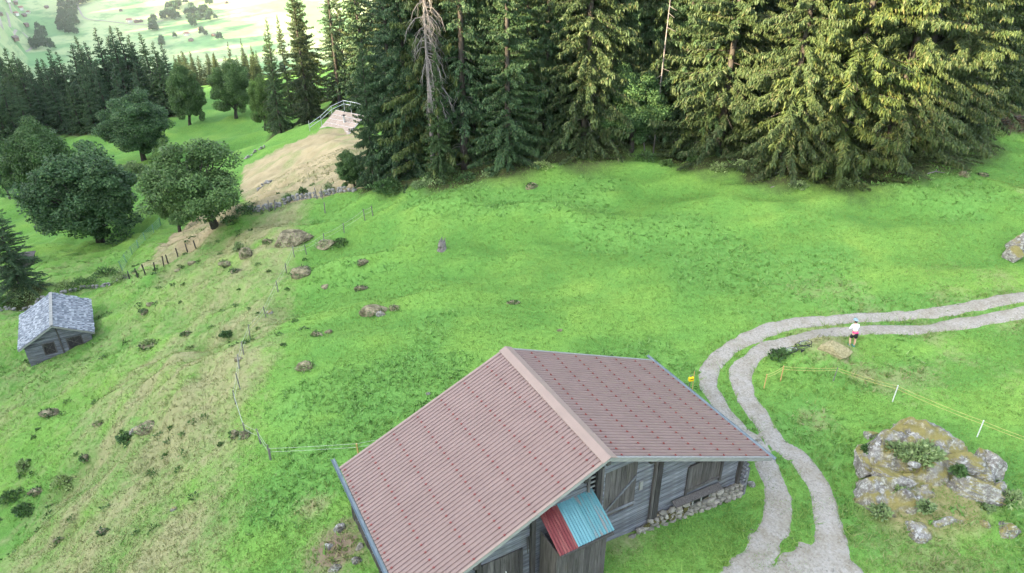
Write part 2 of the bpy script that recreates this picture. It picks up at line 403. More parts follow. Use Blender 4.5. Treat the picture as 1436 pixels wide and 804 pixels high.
def m_rock():
    n = NT('lichen_rock', .9); co = n.coord('Pos')
    f = n.noise(co, 1.6, 6, .7); g = n.noise(co, 6, 6, .75); k = n.noise(n.coord('Pos', (1,1,3)), 2.2, 5, .7, .5)
    c = n.mix(n.ramp(f, [(.35, 0), (.6, 1)]), (.09,.082,.072), (.25,.24,.22))
    c = n.mix(n.ramp(g, [(.50, 0), (.60, .85)]), c, (.46,.47,.44))
    c = n.mix(n.ramp(k, [(.56, 0), (.66, .8)]), c, (.035,.028,.025))
    nz = n.n('ShaderNodeSeparateXYZ'); gm = n.n('ShaderNodeNewGeometry'); n.l(gm.outputs['Normal'], nz.inputs[0])
    mo = n.math('MULTIPLY', n.ramp(nz.outputs[2], [(.35, 0), (.8, 1)]), n.ramp(n.noise(co, .9, 5, .7), [(.44, 0), (.53, 1)]))
    c = n.mix(mo, c, n.mix(g, (.10,.10,.03), (.32,.27,.10)))
    n.bump(n.math('ADD', n.math('MULTIPLY', k, 2), g), .9, .08); return n.done(c)
M['rock'] = m_rock()
def m_turfrock():
    n = NT('grassy_rock', .95); co = n.coord('Pos')
    f = n.noise(co, 2.2, 6, .7); g = n.noise(co, 9, 5, .75)
    c = n.mix(n.ramp(f, [(.4, 0), (.58, 1)]), (.09,.075,.05), (.30,.26,.17))
    c = n.mix(n.ramp(g, [(.5, 0), (.65, .8)]), c, (.10,.14,.04)); n.bump(g, 1, .08); return n.done(c)
M['turfrock'] = m_turfrock()
def m_sheet(name, base, stain, st):
    n = NT(name, .45); f = n.noise(n.coord('Object', (7,.6,1)), 1.4, 5, .7)
    n.b.inputs['Metallic'].default_value = .15
    return n.done(n.mix(n.ramp(f, [(.5, 0), (.62, st)]), base, stain))
M['blue'] = m_sheet('blue_sheet_paint', (.07,.19,.215), (.19,.11,.09), .7)
M['blue2'] = m_sheet('light_blue_sheet_paint', (.095,.225,.255), (.06,.165,.195), .7)
M['redsheet'] = m_sheet('red_sheet_paint', (.125,.024,.027), (.20,.07,.06), .7)

# ------------------------------------------------------------------ zones and the ground sheet
LA = resample(pline(RUT_A)); LB = resample(pline(RUT_B))
YARD = pline([(1082,785),(1120,762),(1166,770),(1205,800),(1235,900),(1235,1000),(930,1000),(960,860),(1010,800),(1060,750)])
# beyond the frame both ruts run on
LA = np.vstack([LA[0]+(LA[0]-LA[6])*3, LA, LA[-1]+(LA[-1]-LA[-6])*2]); LB = np.vstack([LB[0]+(LB[0]-LB[6])*3, LB, LB[-1]+(LB[-1]-LB[-6])*2])
def poly_d(x, y, P):
    d = dist_line(x, y, np.vstack([P, P[:1]])); return np.where(inpoly(x, y, P), d, -d)
def track_f(x, y):     # >0 on gravel
    nz = (fbm(x, y, 1.1, 4, 21)-.5); hw = .50-.05*sstep(12.5, 17, x)
    a = hw-dist_line(x, y, LA)+nz*.5; b = hw+.04-dist_line(x, y, LB)+nz*.42
    f = np.maximum(a, b)
    return np.maximum(f, np.minimum(poly_d(x, y, YARD)*.5-.05, .3)+nz*.7-.02)
DRYF = [pline([(184,385),(240,330),(300,285),(345,300),(300,325),(230,375)]), pline([(340,235),(400,205),(462,180),(520,180),(520,262),(440,280),(350,290),(335,262)])]
def zones(x, y):
    n1 = fbm(x, y, 7, 4, 31); n2 = fbm(x, y, 2.2, 3, 37)
    stk = fbm(x*1.0-y*.42, (x*.42+y)*.16, 1.5, 4, 41)       # streaks up the bank
    bank = sstep(-11.5, -17, x+.18*(y-35)+3*(n1-.5))*sstep(95, 70, y)
    bank = bank*(1-.5*sstep(-22, -34, x+.1*(y-45)))
    dry = bank*(.60+.9*(stk-.42)+.6*(n2-.5))+.10*(n1-.5)
    dry = np.minimum(dry, .88)
    for P in DRYF:
        inside = inpoly(x, y, P); dry = np.where(inside, np.maximum(dry, 1.0+.5*(n2-.5)), dry)
    # drier turf in the pasture right of the track and below the forest edge
    r = sstep(13, 20, x)*sstep(44, 38, y)*sstep(26, 31, y); dry = np.maximum(dry, r*(.12+.8*(n2-.35)))
    r = sstep(26, 40, x)*sstep(40, 50, y)*sstep(75, 60, y); dry = np.maximum(dry, r*(.10+.9*(fbm(x, y, 3.5, 3, 77)-.4)))
    for px, py, rr, a in ((1150,485,2.0,.85),(1215,522,1.1,.7),(1145,580,1.2,.55),(1290,760,3.2,.45),(1340,790,3,.5),(870,765,1.6,.55),(470,760,2.2,.6),(435,685,1.0,.7)):
        q = at_z(px, py, 1.2); dry = np.maximum(dry, a*np.exp(-((x-q[0])**2+(y-q[1])**2)/rr**2))
    weed = sstep(.50, .64, fbm(x*1.0, y*1.25, 6.5, 4, 51))*(1-bank)*sstep(100, 85, y)
    dirt = np.zeros_like(dry)
    for px, py, rr, a in ((470,770,1.9,.75),(485,740,1.2,.6),(230,590,1.2,.5),(1185,505,.7,.6),(1420,178,3,.7),(880,760,.7,.5),(785,465,.35,.6)):
        q = ground(px, py); dirt = np.maximum(dirt, a*np.exp(-((x-q[0])**2+(y-q[1])**2)/rr**2))
    dirt = np.maximum(dirt, bank*sstep(.66, .80, stk)*.40)
    e = np.exp(-(np.minimum(dist_line(x, y, LA), dist_line(x, y, LB))/1.1)**2); dirt = np.maximum(dirt, e*.42)
    q = at_z(1300, 690, 1.2); moss = .95*np.exp(-((((x-q[0])/3.3)**2+((y-q[1])/2.6)**2))**1.5)
    far = sstep(330, 600, y)
    wood = sstep(.0, 6, y-(61+0*x))*0
    return dry, weed, dirt, moss, far
FE = resample(pline([(495,275),(560,268),(640,245),(720,238),(800,222),(900,215),(1000,222),(1060,262),(1150,262),(1240,240),(1330,212),(1436,185)]), 80)
def forest_f(x, y):    # forest floor behind the edge line
    fy = np.interp(x, FE[:,0], FE[:,1]); return sstep(1, 4, y-fy)*sstep(-14, -8, x)*sstep(200, 160, y)
dry, weed, dirt, moss, far = zones(XX, YY)
litter = np.zeros_like(dry); ff = forest_f(XX, YY); dirt = np.maximum(dirt, ff*.45); weed = np.maximum(weed, ff*.9)
V = np.stack([XX, YY, ZZ], -1).reshape(-1, 3); nx = len(GX); ny = len(GY)
ii, jj = np.meshgrid(np.arange(nx-1), np.arange(ny-1)); a = (jj*nx+ii).ravel()
F = np.concatenate([np.stack([a, a+1, a+nx+1], 1), np.stack([a, a+nx+1, a+nx], 1)])
gm = npmesh('ground', V, F, M['ground'], True)
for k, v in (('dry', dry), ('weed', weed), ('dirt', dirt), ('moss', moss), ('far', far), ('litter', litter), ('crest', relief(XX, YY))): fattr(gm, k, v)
tag(link('ground', gm), kind='structure')

# gravel cart track, a draped sheet whose edges sink into the turf
tx = np.arange(2, 52, .16); ty = np.arange(14, 60, .16); TX, TY = np.meshgrid(tx, ty); tf = track_f(TX, TY)
keep = (tf[:-1,:-1] > -.25)&(tf[1:,:-1] > -.25)&(tf[:-1,1:] > -.25)&(tf[1:,1:] > -.25)
TZ = H(TX, TY)-.06+.11*sstep(-.15, .12, tf)+.02*(fbm(TX, TY, .5, 2, 88)-.5)
jj, ii = np.nonzero(keep); n_ = len(tx); a = jj*n_+ii
F = np.stack([a, a+1, a+n_+1, a+n_], 1); used, inv = np.unique(F, return_inverse=True)
V = np.stack([TX, TY, TZ], -1).reshape(-1, 3)[used]
tag(link('gravel_track', npmesh('gravel_track', V, inv.reshape(F.shape), M['gravel'], True)), kind='structure')

# ------------------------------------------------------------------ grass and weeds
def m_blade(name, a, b, dryc):
    n = NT(name, .8); n.b.inputs['Specular IOR Level'].default_value = .15
    c = n.ramp(n.rand(), [(0, a), (1, b)]); big = n.noise(n.coord('Pos'), .07, 4, .55)
    c = n.mix(1.0, c, n.ramp(big, [(.35, (.9,.9,.95)), (.65, (1.08,1.02,1.02))]), 'MULTIPLY')
    d = n.math('ADD', n.attr('dry'), n.math('MULTIPLY', n.math('SUBTRACT', n.rand(), .5), .6))
    c = n.mix(n.ramp(d, [(.25, 0), (.7, 1)]), c, n.mix(n.rand(), dryc, (.29,.28,.14)))
    tr = n.n('ShaderNodeBsdfTranslucent'); mx = n.n('ShaderNodeMixShader'); mx.inputs[0].default_value = .25
    n.l(c, tr.inputs[0]); n.l(n.b.outputs[0], mx.inputs[1]); n.l(tr.outputs[0], mx.inputs[2]); n.l(mx.outputs[0], n.o.inputs[0])
    return n.done(c)
M['blade'] = m_blade('grass_blades', (.13,.25,.052), (.22,.35,.08), (.19,.20,.08))
M['weedleaf'] = m_blade('weed_leaves', (.11,.235,.045), (.21,.39,.11), (.2,.2,.08))
def scatter(n, accept, seed):
    r = np.random.default_rng(seed); out = []
    # density falls with distance so that far turf is not overfilled
    u = r.random(n*3); y = 14+ (u**1.25)*72; x = (r.random(n*3)*2-1)*(.80*y+6)
    k = accept(x, y, r); return x[k][:n], y[k][:n], r
BAR0 = np.array([3.3458, 18.6]); YAW = 2.068
bn = np.array([math.sin(YAW), -math.cos(YAW)]); br_ = np.array([math.cos(YAW), math.sin(YAW)])
def in_barn(x, y, pad=0):
    u = (x-BAR0[0])*bn[0]+(y-BAR0[1])*bn[1]; v = (x-BAR0[0])*br_[0]+(y-BAR0[1])*br_[1]
    return (u > -7.3-pad)&(u < 7.4+pad)&(v > .4-pad)&(v < 7.3+pad)
def tufts(name, n, accept, seed, hmin, hmax, wd, blades, mat, lean=.6):
    x, y, r = scatter(n, accept, seed); n = len(x); z = H(x, y)
    d_ = zones(x, y)[0]
    N = n*blades; X = np.repeat(x, blades)+r.normal(0, .07, N); Y = np.repeat(y, blades)+r.normal(0, .07, N); Z = np.repeat(z, blades)
    hh = r.uniform(hmin, hmax, N)*np.repeat(r.uniform(.6, 1.3, n), blades); a = r.uniform(0, 6.283, N); w_ = wd*r.uniform(.6, 1.4, N)
    la = r.uniform(0, 6.283, N); ll = hh*r.uniform(.2, lean, N)*1.5
    b1 = np.stack([X-np.cos(a)*w_, Y-np.sin(a)*w_, Z-.03], -1); b2 = np.stack([X+np.cos(a)*w_, Y+np.sin(a)*w_, Z-.03], -1)
    t = np.stack([X+np.cos(la)*ll, Y+np.sin(la)*ll, Z+hh], -1)
    V = np.stack([b1, b2, t], 1).reshape(-1, 3); me = npmesh(name, V, np.arange(3*N).reshape(-1, 3), mat)
    fattr(me, 'dry', np.repeat(d_, blades*3)); return link(name, me)
def acc_grass(x, y, r):
    p = .35+.9*(fbm(x, y, 3.0, 3, 61)-.35)
    return (track_f(x, y) < .02+.5*(fbm(x, y, 1.6, 3, 19) > .60))&(~in_barn(x, y))&(forest_f(x, y) < .5)&(r.random(len(x)) < p)
tag(tufts('grass_tufts', 110000, acc_grass, 3, .04, .11, .022, 4, M['blade'], .9), 'short green pasture grass all over the slope', 'grass', kind='stuff')
def acc_weed(x, y, r):
    d, wd_, di, mo, fa = zones(x, y)
    return (wd_ > .35)&(track_f(x, y) < -.1)&(~in_barn(x, y, .3))&(r.random(len(x)) < wd_)&(forest_f(x, y) < .9)
tag(tufts('broadleaf_weeds', 13000, acc_weed, 4, .08, .22, .06, 4, M['weedleaf'], 1.2), 'darker patches of broad leaved weeds in the pasture', 'weeds', kind='stuff')
def acc_long(x, y, r):
    q = at_z(1300, 690, 1.2); dd = np.hypot(x-q[0], (y-q[1])*1.1); tl = track_f(x, y)
    bk = sstep(-11.5, -17, x+.18*(y-35)); e = (tl > -.45)&(tl < -.02)
    m1 = np.hypot(x-at_z(1130, 500, 1.2)[0], y-at_z(1130, 500, 1.2)[1]) < 4
    p = .5*((dd > 2.6)&(dd < 5))+.35*bk*sstep(.5, .7, fbm(x, y, 4, 3, 66))+.5*e+.35*m1
    return (~in_barn(x, y, .2))&(tl < -.02)&(r.random(len(x)) < p)
tag(tufts('long_grass', 15000, acc_long, 5, .15, .38, .02, 6, M['blade'], 1.0), 'longer rough grass by the track, the outcrop and on the bank', 'grass', kind='stuff')

# ------------------------------------------------------------------ trees
def quads_from(p, d, side, ln, wd):
    # diamond twig: p base, d direction, side unit vector
    a = p; b = p+d*(ln*.45)[:,None]+side*wd[:,None]; c = p+d*ln[:,None]; e = p+d*(ln*.45)[:,None]-side*wd[:,None]
    return np.stack([a, b, c, e], 1)
def nrm(v): return v/(np.linalg.norm(v, axis=-1, keepdims=True)+1e-9)
def spruce_mesh(seed, Ht, Rr, z0, dens, bare_top=0, droop=.5, lop=None, gap=.0, twig=1.0, nside=6, top_pow=.8, wfac=1.0, ws=1.0):
    r = np.random.default_rng(seed); W = MB(); Q = []
    bend = r.normal(0, .012, 2)*Ht
    cx = lambda z: np.array([bend[0]*(z/Ht)**2, bend[1]*(z/Ht)**2])
    zz = np.linspace(-.6, Ht, 9)
    W.tube([(*cx(max(z, 0)), z) for z in zz], [Ht*.011*(1-max(z, 0)/Ht)+.03 for z in zz], nside)
    DB = MB()
    z = z0
    while z < Ht*.99:
        t = z/Ht; nb = r.integers(4, 8)
        for k in range(nb):
            if r.random() < gap: continue
            az = r.uniform(0, 6.283); L = Rr*(1-t)**top_pow*r.uniform(.55, 1.18)*(1.0 if t > .12 else .75+2*t)
            if lop is not None: L *= 1+lop[1]*math.cos(az-lop[0])
            L = max(L, .25); dh = np.array([math.cos(az), math.sin(az)])
            up = .05+.6*t*t+r.normal(0, .09); dr = droop*(1-.7*t)*r.uniform(.6, 1.3); zb = z+r.uniform(-.2, .2)
            n = max(4, int(dens*L)); tt = r.uniform(.08, 1, n)**.8
            rad = L*tt; hz = L*(up*tt-dr*tt**2+.22*tt**4)
            c0 = cx(z); sw = r.normal(0, .12)*rad*tt+r.normal(0, .06, n); p = np.stack([c0[0]+dh[0]*rad-dh[1]*sw, c0[1]+dh[1]*rad+dh[0]*sw, zb+hz+r.normal(0, .07, n)], 1)
            tip = r.random(n); sgn = np.where(r.random(n) < .5, -1., 1.)
            perp = np.array([-dh[1], dh[0], 0]); fwd = np.array([dh[0], dh[1], -.25])
            dside = sgn[:,None]*perp*r.uniform(.4, 1.1, n)[:,None]+fwd*r.uniform(.1, 1.1, n)[:,None]+np.array([0,0,-.65])+r.normal(0, .25, (n, 3))
            dhang = np.stack([r.normal(0,.25,n), r.normal(0,.25,n), -np.ones(n)], 1)+fwd*.25
            isd = tip < .5; d = nrm(np.where(isd[:,None], dside, dhang)); wfall = (1.08-tt)
            ln = np.where(isd, (.14+.30*L*.45*wfall)*r.uniform(.6, 1.2, n), r.uniform(.16, .42, n)*(.5+.25*L)*.8)*twig
            ln = np.clip(ln, .10, .58*twig)
            sd = nrm(np.cross(d, r.normal(0, 1, (n, 3))*np.array([.6,.6,1.])+np.where(isd[:,None], [0,0,1.2], [0,0,0])))
            Q.append(quads_from(p, d, sd, ln, np.clip(ln*.15, .022, .048)*wfac))
            if L > 1.3 and r.random() < .5:
                ts = (0, .4, .8); W.tube([(c0[0]+dh[0]*L*q, c0[1]+dh[1]*L*q, zb+L*(up*q-dr*q*q+.22*q**4)) for q in ts], [.035, .022, .01], 3, False)
        z += r.uniform(.27, .46)*ws
    # dead twigs under the crown
    zb = max(z0, 2.0)
    for k in range(26):
        az = r.uniform(0, 6.283); q = r.uniform(.4, z0+6); l = r.uniform(.6, 1.8)
        DB.tube([(0,0,q), (math.cos(az)*l*.5, math.sin(az)*l*.5, q-.05*l), (math.cos(az)*l, math.sin(az)*l, q-.4*l)], [.03, .02, .008], 3, False)
    Q = np.concatenate(Q).reshape(-1, 3); Q[:,2] = np.where(Q[:,2] < .1, .1+.15*r.random(len(Q)), Q[:,2])
    return (W.mesh('trunk', M['trunk'], True), npmesh('crown', Q, np.arange(len(Q)).reshape(-1, 4)), DB.mesh('dead_branches', M['greytrunk']))
def with_mat(me, mat):
    c = me.copy(); c.materials.clear(); c.materials.append(mat); return c
SPR = []
for (sd_, h_, r_, z0_, dn_, kw) in (
    (1, 24, 3.6, .5, 88, {}), (2, 26, 4.2, .4, 84, dict(droop=.75)), (3, 22, 3.3, 1.2, 58, dict(droop=.8, gap=.05)),
    (4, 24, 3.0, 4.5, 48, dict(gap=.12, droop=.75)), (5, 20, 4.6, .2, 92, dict(droop=.5, top_pow=.6)), (6, 25, 4.8, .2, 84, dict(droop=.65, top_pow=.55))):
    t_, c_, d_ = spruce_mesh(sd_, h_, r_, z0_, dn_, **kw)
    c_.materials.append(M['spruce']); SPR.append((h_, t_, c_, d_))
FSP = []
for (sd_, h_, r_, dn_) in ((11, 20, 3.5, 34), (12, 22, 3.3, 34), (13, 20, 3.9, 32), (14, 24, 3.2, 34)):
    t_, c_, d_ = spruce_mesh(sd_, h_, r_, 1.0, dn_, twig=1.25, nside=5, wfac=2.0, ws=1.25, droop=.65); c_.materials.append(M['spruce']); FSP.append((h_, t_, c_, d_))
def spruce(p, h, proto, label, group, width=1.0, mat=0, rz=None, tilt=(0, 0), cat='spruce tree', dead=False):
    H0, t_, ca, db = proto
    e = empty('spruce_tree', p, R.uniform(0, 6.28) if rz is None else rz, label, cat, group, None)
    e.rotation_euler = (tilt[0], tilt[1], e.rotation_euler[2]); s = h/H0; e.scale = (s*width, s*width, s)
    link('trunk', t_, e); c = link('crown', ca, e)
    if mat: c.material_slots[0].link = 'OBJECT'; c.material_slots[0].material = M['spruce2']
    if dead: link('dead_branches', db, e)['kind'] = 'stuff'
    return e

def broad_mesh(seed, Ht, Rr, nclump, per, leaf, mat, trunk_h=.22, lean=(0, 0), fork=True, flat=1.0):
    r = np.random.default_rng(seed); W = MB(); Q = []
    cz = Ht*(.5+trunk_h*.35); rz_ = Ht-cz
    top = np.array([lean[0], lean[1], Ht*trunk_h+.4]); tr = max(.12, Ht*.035)
    W.tube([(0,0,-.5), (lean[0]*.3, lean[1]*.3, Ht*trunk_h*.5), tuple(top)], [tr*1.35, tr, tr*.85], 8)
    cl = []
    for k in range(nclump):
        th = r.uniform(0, 6.283); u = r.uniform(-.97, 1); q = math.sqrt(1-u*u); f = r.uniform(.62, 1.04)*(1+.17*math.sin(3*th+seed)+.12*math.sin(5*u+th*2))
        if k > nclump*.8: f *= .5
        zz_ = cz+u*rz_*f*.86*flat
        if u < 0: q = q**.7
        cl.append(np.array([lean[0]*1.4+math.cos(th)*q*Rr*.82*f, lean[1]*1.4+math.sin(th)*q*Rr*.82*f, zz_]))
    for k in range(9):
        c = cl[k*nclump//9]; m = top+(c-top)*.5+np.array([0,0,.08*Ht]); W.tube([tuple(top-np.array([0,0,.4])), tuple(m), tuple(c)], [tr*.5, tr*.26, .04], 5, False)
    for k in range(nclump//2):
        c = cl[r.integers(nclump)]; b = top+(c-top)*.45+np.array([0,0,.07*Ht]); W.tube([tuple(b), tuple((b+c)/2+r.normal(0,.2,3)), tuple(c)], [tr*.22, .05, .02], 4, False)
    for c in cl:
        n = int(per*r.uniform(.6, 1.3)); rc = Rr*r.uniform(.13, .27)
        d = nrm(r.normal(0, 1, (n, 3))); rad = rc*r.uniform(.35, 1.08, n)**.6; p = c+d*rad[:,None]*np.array([1.1,1.1,.72])
        dirn = nrm(d*.6+r.normal(0, .6, (n, 3))+np.array([0,0,-.25])); sd = nrm(np.cross(dirn, nrm(d+np.array([0,0,.8])+r.normal(0,.35,(n,3)))))
        ln = leaf*r.uniform(.6, 1.3, n); Q.append(quads_from(p, dirn, sd, ln, ln*.38))
    Q = np.concatenate(Q).reshape(-1, 3)
    return W.mesh('trunk', M['mtrunk'], True), npmesh('crown', Q, np.arange(len(Q)).reshape(-1, 4), mat)
BR = [broad_mesh(31, 12, 5.6, 160, 560, .26, M['maple'], .10), broad_mesh(32, 12, 5.2, 150, 520, .25, M['maple2'], .12, (.6, 0)),
      broad_mesh(33, 12, 5.8, 160, 560, .26, M['maple'], .12), broad_mesh(34, 11, 5.2, 66, 560, .25, M['maple2'], .27, (-1.2, .4))]
def broad(p, h, rw, proto, label, name='maple_tree', group='broadleaf trees on the lower meadow', rz=None, tilt=(0,0), cat='tree'):
    t_, c_ = BR[proto]; h0, r0 = ((12, 5.6), (12, 5.2), (12, 5.8), (11, 5.2))[proto]
    e = empty(name, p, 0, label, cat, group); e.rotation_euler = (tilt[0], tilt[1], R.uniform(0, 6.28) if rz is None else rz)
    e.scale = (rw/r0, rw/r0, h/h0); link('trunk', t_, e); link('crown', c_, e); return e
def leafball(seed, n, rx, ry, rz_, leaf, up=.2):
    r = np.random.default_rng(seed); d = nrm(r.normal(0, 1, (n, 3))); d[:,2] = np.abs(d[:,2])*1.0-.15
    lump = .8+.3*np.sin(d[:,0]*5+seed)*np.sin(d[:,1]*6+seed*2)
    p = d*(lump*r.uniform(.4, 1.05, n)**.5)[:,None]*np.array([rx, ry, rz_])
    dirn = nrm(d+r.normal(0, .6, (n, 3))+np.array([0,0,up])); sd = nrm(np.cross(dirn, r.normal(0, 1, (n, 3)))); ln = leaf*r.uniform(.6, 1.4, n)
    Q = quads_from(p, dirn, sd, ln, ln*.3).reshape(-1, 3); return Q
def bush(p, rx, ry, rz_, n, leaf, mat, label, name='bush', group=None, seed=None, cat='bush'):
    e = empty(name, p, 0, label, cat, group); sd_ = seed if seed is not None else R.randrange(999)
    Q = leafball(sd_, n, rx, ry, rz_, leaf); link('foliage', npmesh('foliage', Q, np.arange(len(Q)).reshape(-1, 4), M[mat]), e)
    W = MB()
    for k in range(6):
        a = k*1.05+R.random(); W.tube([(0,0,-.15), (math.cos(a)*rx*.3, math.sin(a)*ry*.3, rz_*.4), (math.cos(a)*rx*.6, math.sin(a)*ry*.6, rz_*.7)], [.03, .02, .01], 4, False)
    W.build('stem', M['trunk'], e); return e
ORD = 'first second third fourth fifth sixth seventh eighth ninth tenth eleventh twelfth thirteenth fourteenth fifteenth sixteenth seventeenth eighteenth nineteenth twentieth twenty-first twenty-second twenty-third twenty-fourth twenty-fifth twenty-sixth'.split()
ORD_ = 'first second third fourth fifth sixth seventh eighth ninth tenth eleventh twelfth thirteenth fourteenth fifteenth'.split()
# --- spruces of the forest edge, from left to right
EDGE = [ # px, py, width factor, height, proto, yellow, label, dead branches, horizontal distance or None
 (395,203,1.0,None,2,0,'spruce left of the small chalet, its sunlit tip standing alone against the valley',0,118,25),
 (436,190,1.0,26,0,1,'sunlit spruce directly behind the left edge of the small chalet',0,122,None),
 (478,170,1.2,27,3,0,'dark spruce behind the railing of the small chalet',0,128,None),
 (576,250,1.12,25,1,0,'broad dark spruce at the left corner of the forest, right of the chalet',1,None,None),
 (525,264,.62,13,4,0,'shorter bushy spruce at the end of the stone wall, in front of the chalet roof',0,None,None),
 (652,238,1.2,25,3,0,'thin spruce with a pale visible trunk just right of the dead tree',1,None,None),
 (618,252,.95,11.5,0,0,'half height spruce skirting the foot of the dead tree',0,None,None),
 (712,234,1.15,21,0,0,'dense dark cone shaped spruce in the middle of the forest edge',0,None,None),
 (762,224,1.0,24,2,0,'shaded spruce between the cone shaped spruce and the tall drooping one',0,62,None),
 (818,212,1.2,27,1,1,'tall spruce with long drooping twigs left of the round leafy tree',1,None,None),
 (895,214,1.0,26,3,1,'slender spruce with bare lower trunk right of the round leafy tree',1,66,None),
 (938,216,1.0,27,3,1,'slender spruce with a dark bare stem left of the three stemmed group',1,66,None),
 (985,215,1.15,25,2,1,'spruce whose skirts end above two thin stems, left of the giant spruces',1,None,None),
 (1045,225,1.1,27,0,1,'spruce filling the gap before the giant bushy spruces',1,66,None),
 (1095,240,1.0,25,5,1,'leftmost giant spruce of the bushy clump jutting into the pasture',1,None,None),
 (1168,238,1.05,27,4,1,'foremost bushy spruce in the middle of the jutting clump',1,None,None),
 (1238,228,1.05,27,5,1,'giant spruce right of centre in the jutting clump',1,None,None),
 (1300,214,1.05,26,5,1,'wide spruce near the right end of the jutting clump with bare grey boughs',1,None,None),
 (1345,193,1.0,27,1,1,'spruce at the right end of the clump reaching golden boughs out to the right',1,None,None),
 (1375,190,.9,26,3,0,'bare stemmed spruce in the dark gap right of the jutting clump',1,70,None),
 (1402,180,.9,27,1,0,'shaded spruce left of the brush pile behind the forest corner',1,78,None),
 (1450,180,.9,27,2,0,'shaded spruce cut by the right picture edge',1,74,None),
 (1385,165,1.0,28,1,0,'deep shaded spruce far behind the dark gap at the right',0,88,None),
 (1425,150,.9,28,3,0,'shaded bare stemmed spruce at the right edge of the picture behind the brush pile',1,80,None)]
for (px, py, wf, h, pr, ye, lab, dd, dist, ptop) in EDGE:
    p = at_d(px, dist) if dist else gp(px, py)
    if h is None: h = height_to(p, ptop)
    spruce(p, h, SPR[pr], lab, 'spruces along the forest edge', wf, ye, dead=bool(dd))
for k, t in enumerate(np.linspace(.10, .60, 15)):
    i_ = int(t*79); x, y = FE[i_]; x += R.uniform(-.7, .7); y += R.uniform(3.5, 6)
    spruce(Vector((x, y, float(H(x, y)))), R.uniform(21, 27), SPR[(0, 1, 4)[k % 3]], ORD_[k]+' spruce from the left in the row close behind the forest edge trees', 'second row of the forest edge', R.uniform(.95, 1.2), k % 3 == 2)
# --- rows behind
def too_close(p, L, d): return any((p.x-q.x)**2+(p.y-q.y)**2 < d*d for q in L)
row = []
tries = 0
while len(row) < 210 and tries < 9000:
    tries += 1
    y = R.uniform(62, 150); x = R.uniform(-.40*y+14, .92*y+10)
    fy = float(np.interp(x, FE[:,0], FE[:,1]))
    if y < fy+4 or (x < -8 and y < 95+(-8-x)*1.2): continue
    p = Vector((x, y, float(H(x, y))))
    if x < 0 and y > 60:
        u_, v_, _ = px_of(p)
        if u_ < 505: continue
    if too_close(p, row, 3.2): continue
    row.append(p)
for i, p in enumerate(row):
    spruce(p, R.uniform(22, 30), SPR[i % 4] if p.y < 90 else FSP[i % 4], 'spruce standing inside the forest behind the front trees', 'spruces inside the forest', R.uniform(.95, 1.3), i % 3 == 0)
# --- spruces right of the small chalet's back, sunlit group at the top left of the forest
for i, (px, d_, pt) in enumerate(((372,132,44),(410,136,-10),(418,150,-30),(455,140,-20),(468,150,-40),(492,145,-60),(500,132,-50),(388,150,20))):
    p, h = at_tip(px, pt, d_); spruce(p, h, FSP[i % 4], ORD[(0,2,3,4,5,7,6,1)[i]]+' from the left of the sunlit spruces behind the small chalet' if i else 'leftmost of the sunlit spruces on the rise behind the small chalet', 'spruces behind the small chalet', .95, 1)
# --- left forest
lf = [(3,66),(18,73),(30,80),(48,82),(66,67),(80,72),(93,60),(107,49),(120,58),(131,39),(143,50),(152,36),(166,37),(179,49),(190,60),(198,46),(212,58),(226,60)]
for i, (px, pt) in enumerate(lf):
    p, h = at_tip(px, pt, 166+R.uniform(-6, 10)); spruce(p, h, FSP[i % 4], ORD[i]+' pointed tip from the left along the top of the dark left forest', 'spruces of the left forest', R.uniform(1.4, 1.8), 0)
for i, px in enumerate(sorted(R.uniform(-20, 235) for _ in range(26))):
    p = at_d(px, R.uniform(148, 162)); pt = 95+R.uniform(-12, 40)
    spruce(p, height_to(p, pt), FSP[i % 4], ORD[i]+' spruce from the left in the shaded front row of the left forest', 'front spruces of the left forest', R.uniform(1.4, 1.8), 0)
for i in range(34):
    p, h = at_tip(-10+i*7.2+R.uniform(-3, 3), R.uniform(72, 92), R.uniform(172, 192))
    spruce(p, h, FSP[i % 4], 'spruce deep in the dark left forest between the pointed front tips', 'inner spruces of the left forest', R.uniform(1.4, 1.7), 0)
for i in range(40):
    px = 255+R.uniform(0, 110); p = at_d(px, R.uniform(215, 270)); spruce(p, height_to(p, R.uniform(70, 92)), FSP[i % 4], 'small looking sunlit spruce beyond the far green knoll', 'far spruces beyond the knoll', 1.5, 1)
for i, (px, pt) in enumerate(((318,58),(337,54),(352,62),(300,78))):
    p, h = at_tip(px, pt, 190); spruce(p, h, FSP[i], ('tall spruce with a thin tip behind the left knoll maple','tall spruce rising behind the right knoll maple','spruce right of the tall pair behind the knoll','lower spruce left of the tall pair behind the knoll')[i], 'tall spruces behind the knoll', .8, 1)
p = gp(32, 408); spruce(p, height_to(p, 272), SPR[1], 'dark spruce cut by the left picture edge above the shingled hut', None, 1.9, 0)
# --- maples
def mp(px, py, pt, wpx, proto, lab, dist=None, **k):
    p = at_d(px, dist) if dist else gp(px, py); d_ = px_of(p)[2]
    return broad(p, height_to(p, pt), wpx/2/FPX*d_*.87, proto, lab, **k)
mp(141,354,212,164,0,'great round dark maple above the shingled hut', 84)
mp(86,285,168,104,1,'lighter round maple behind and left of the great dark maple', 104)
mp(202,240,132,112,2,'large dark blue green maple below the left forest', 126)
mp(14,240,184,44,0,'maple cut by the left picture edge', 112)
mp(266,150,88,56,1,'narrow maple on the left of the far knoll', 150)
mp(331,166,86,68,1,'maple with a clear short trunk on the far knoll', None)
mp(372,180,105,40,1,'light maple half hidden by the tall spruce beside the knoll', 140)
t_ = gp(302, 322); h_ = height_to(t_, 196)
broad(t_+Vector((0,.3,-.2)), h_, 4.7, 3, 'crooked maple on the crest leaning over the dry field, dark limbs showing', rz=1.5)
mp(252,300,196,62,1,'paler maple behind the crooked maple on the crest', 80)
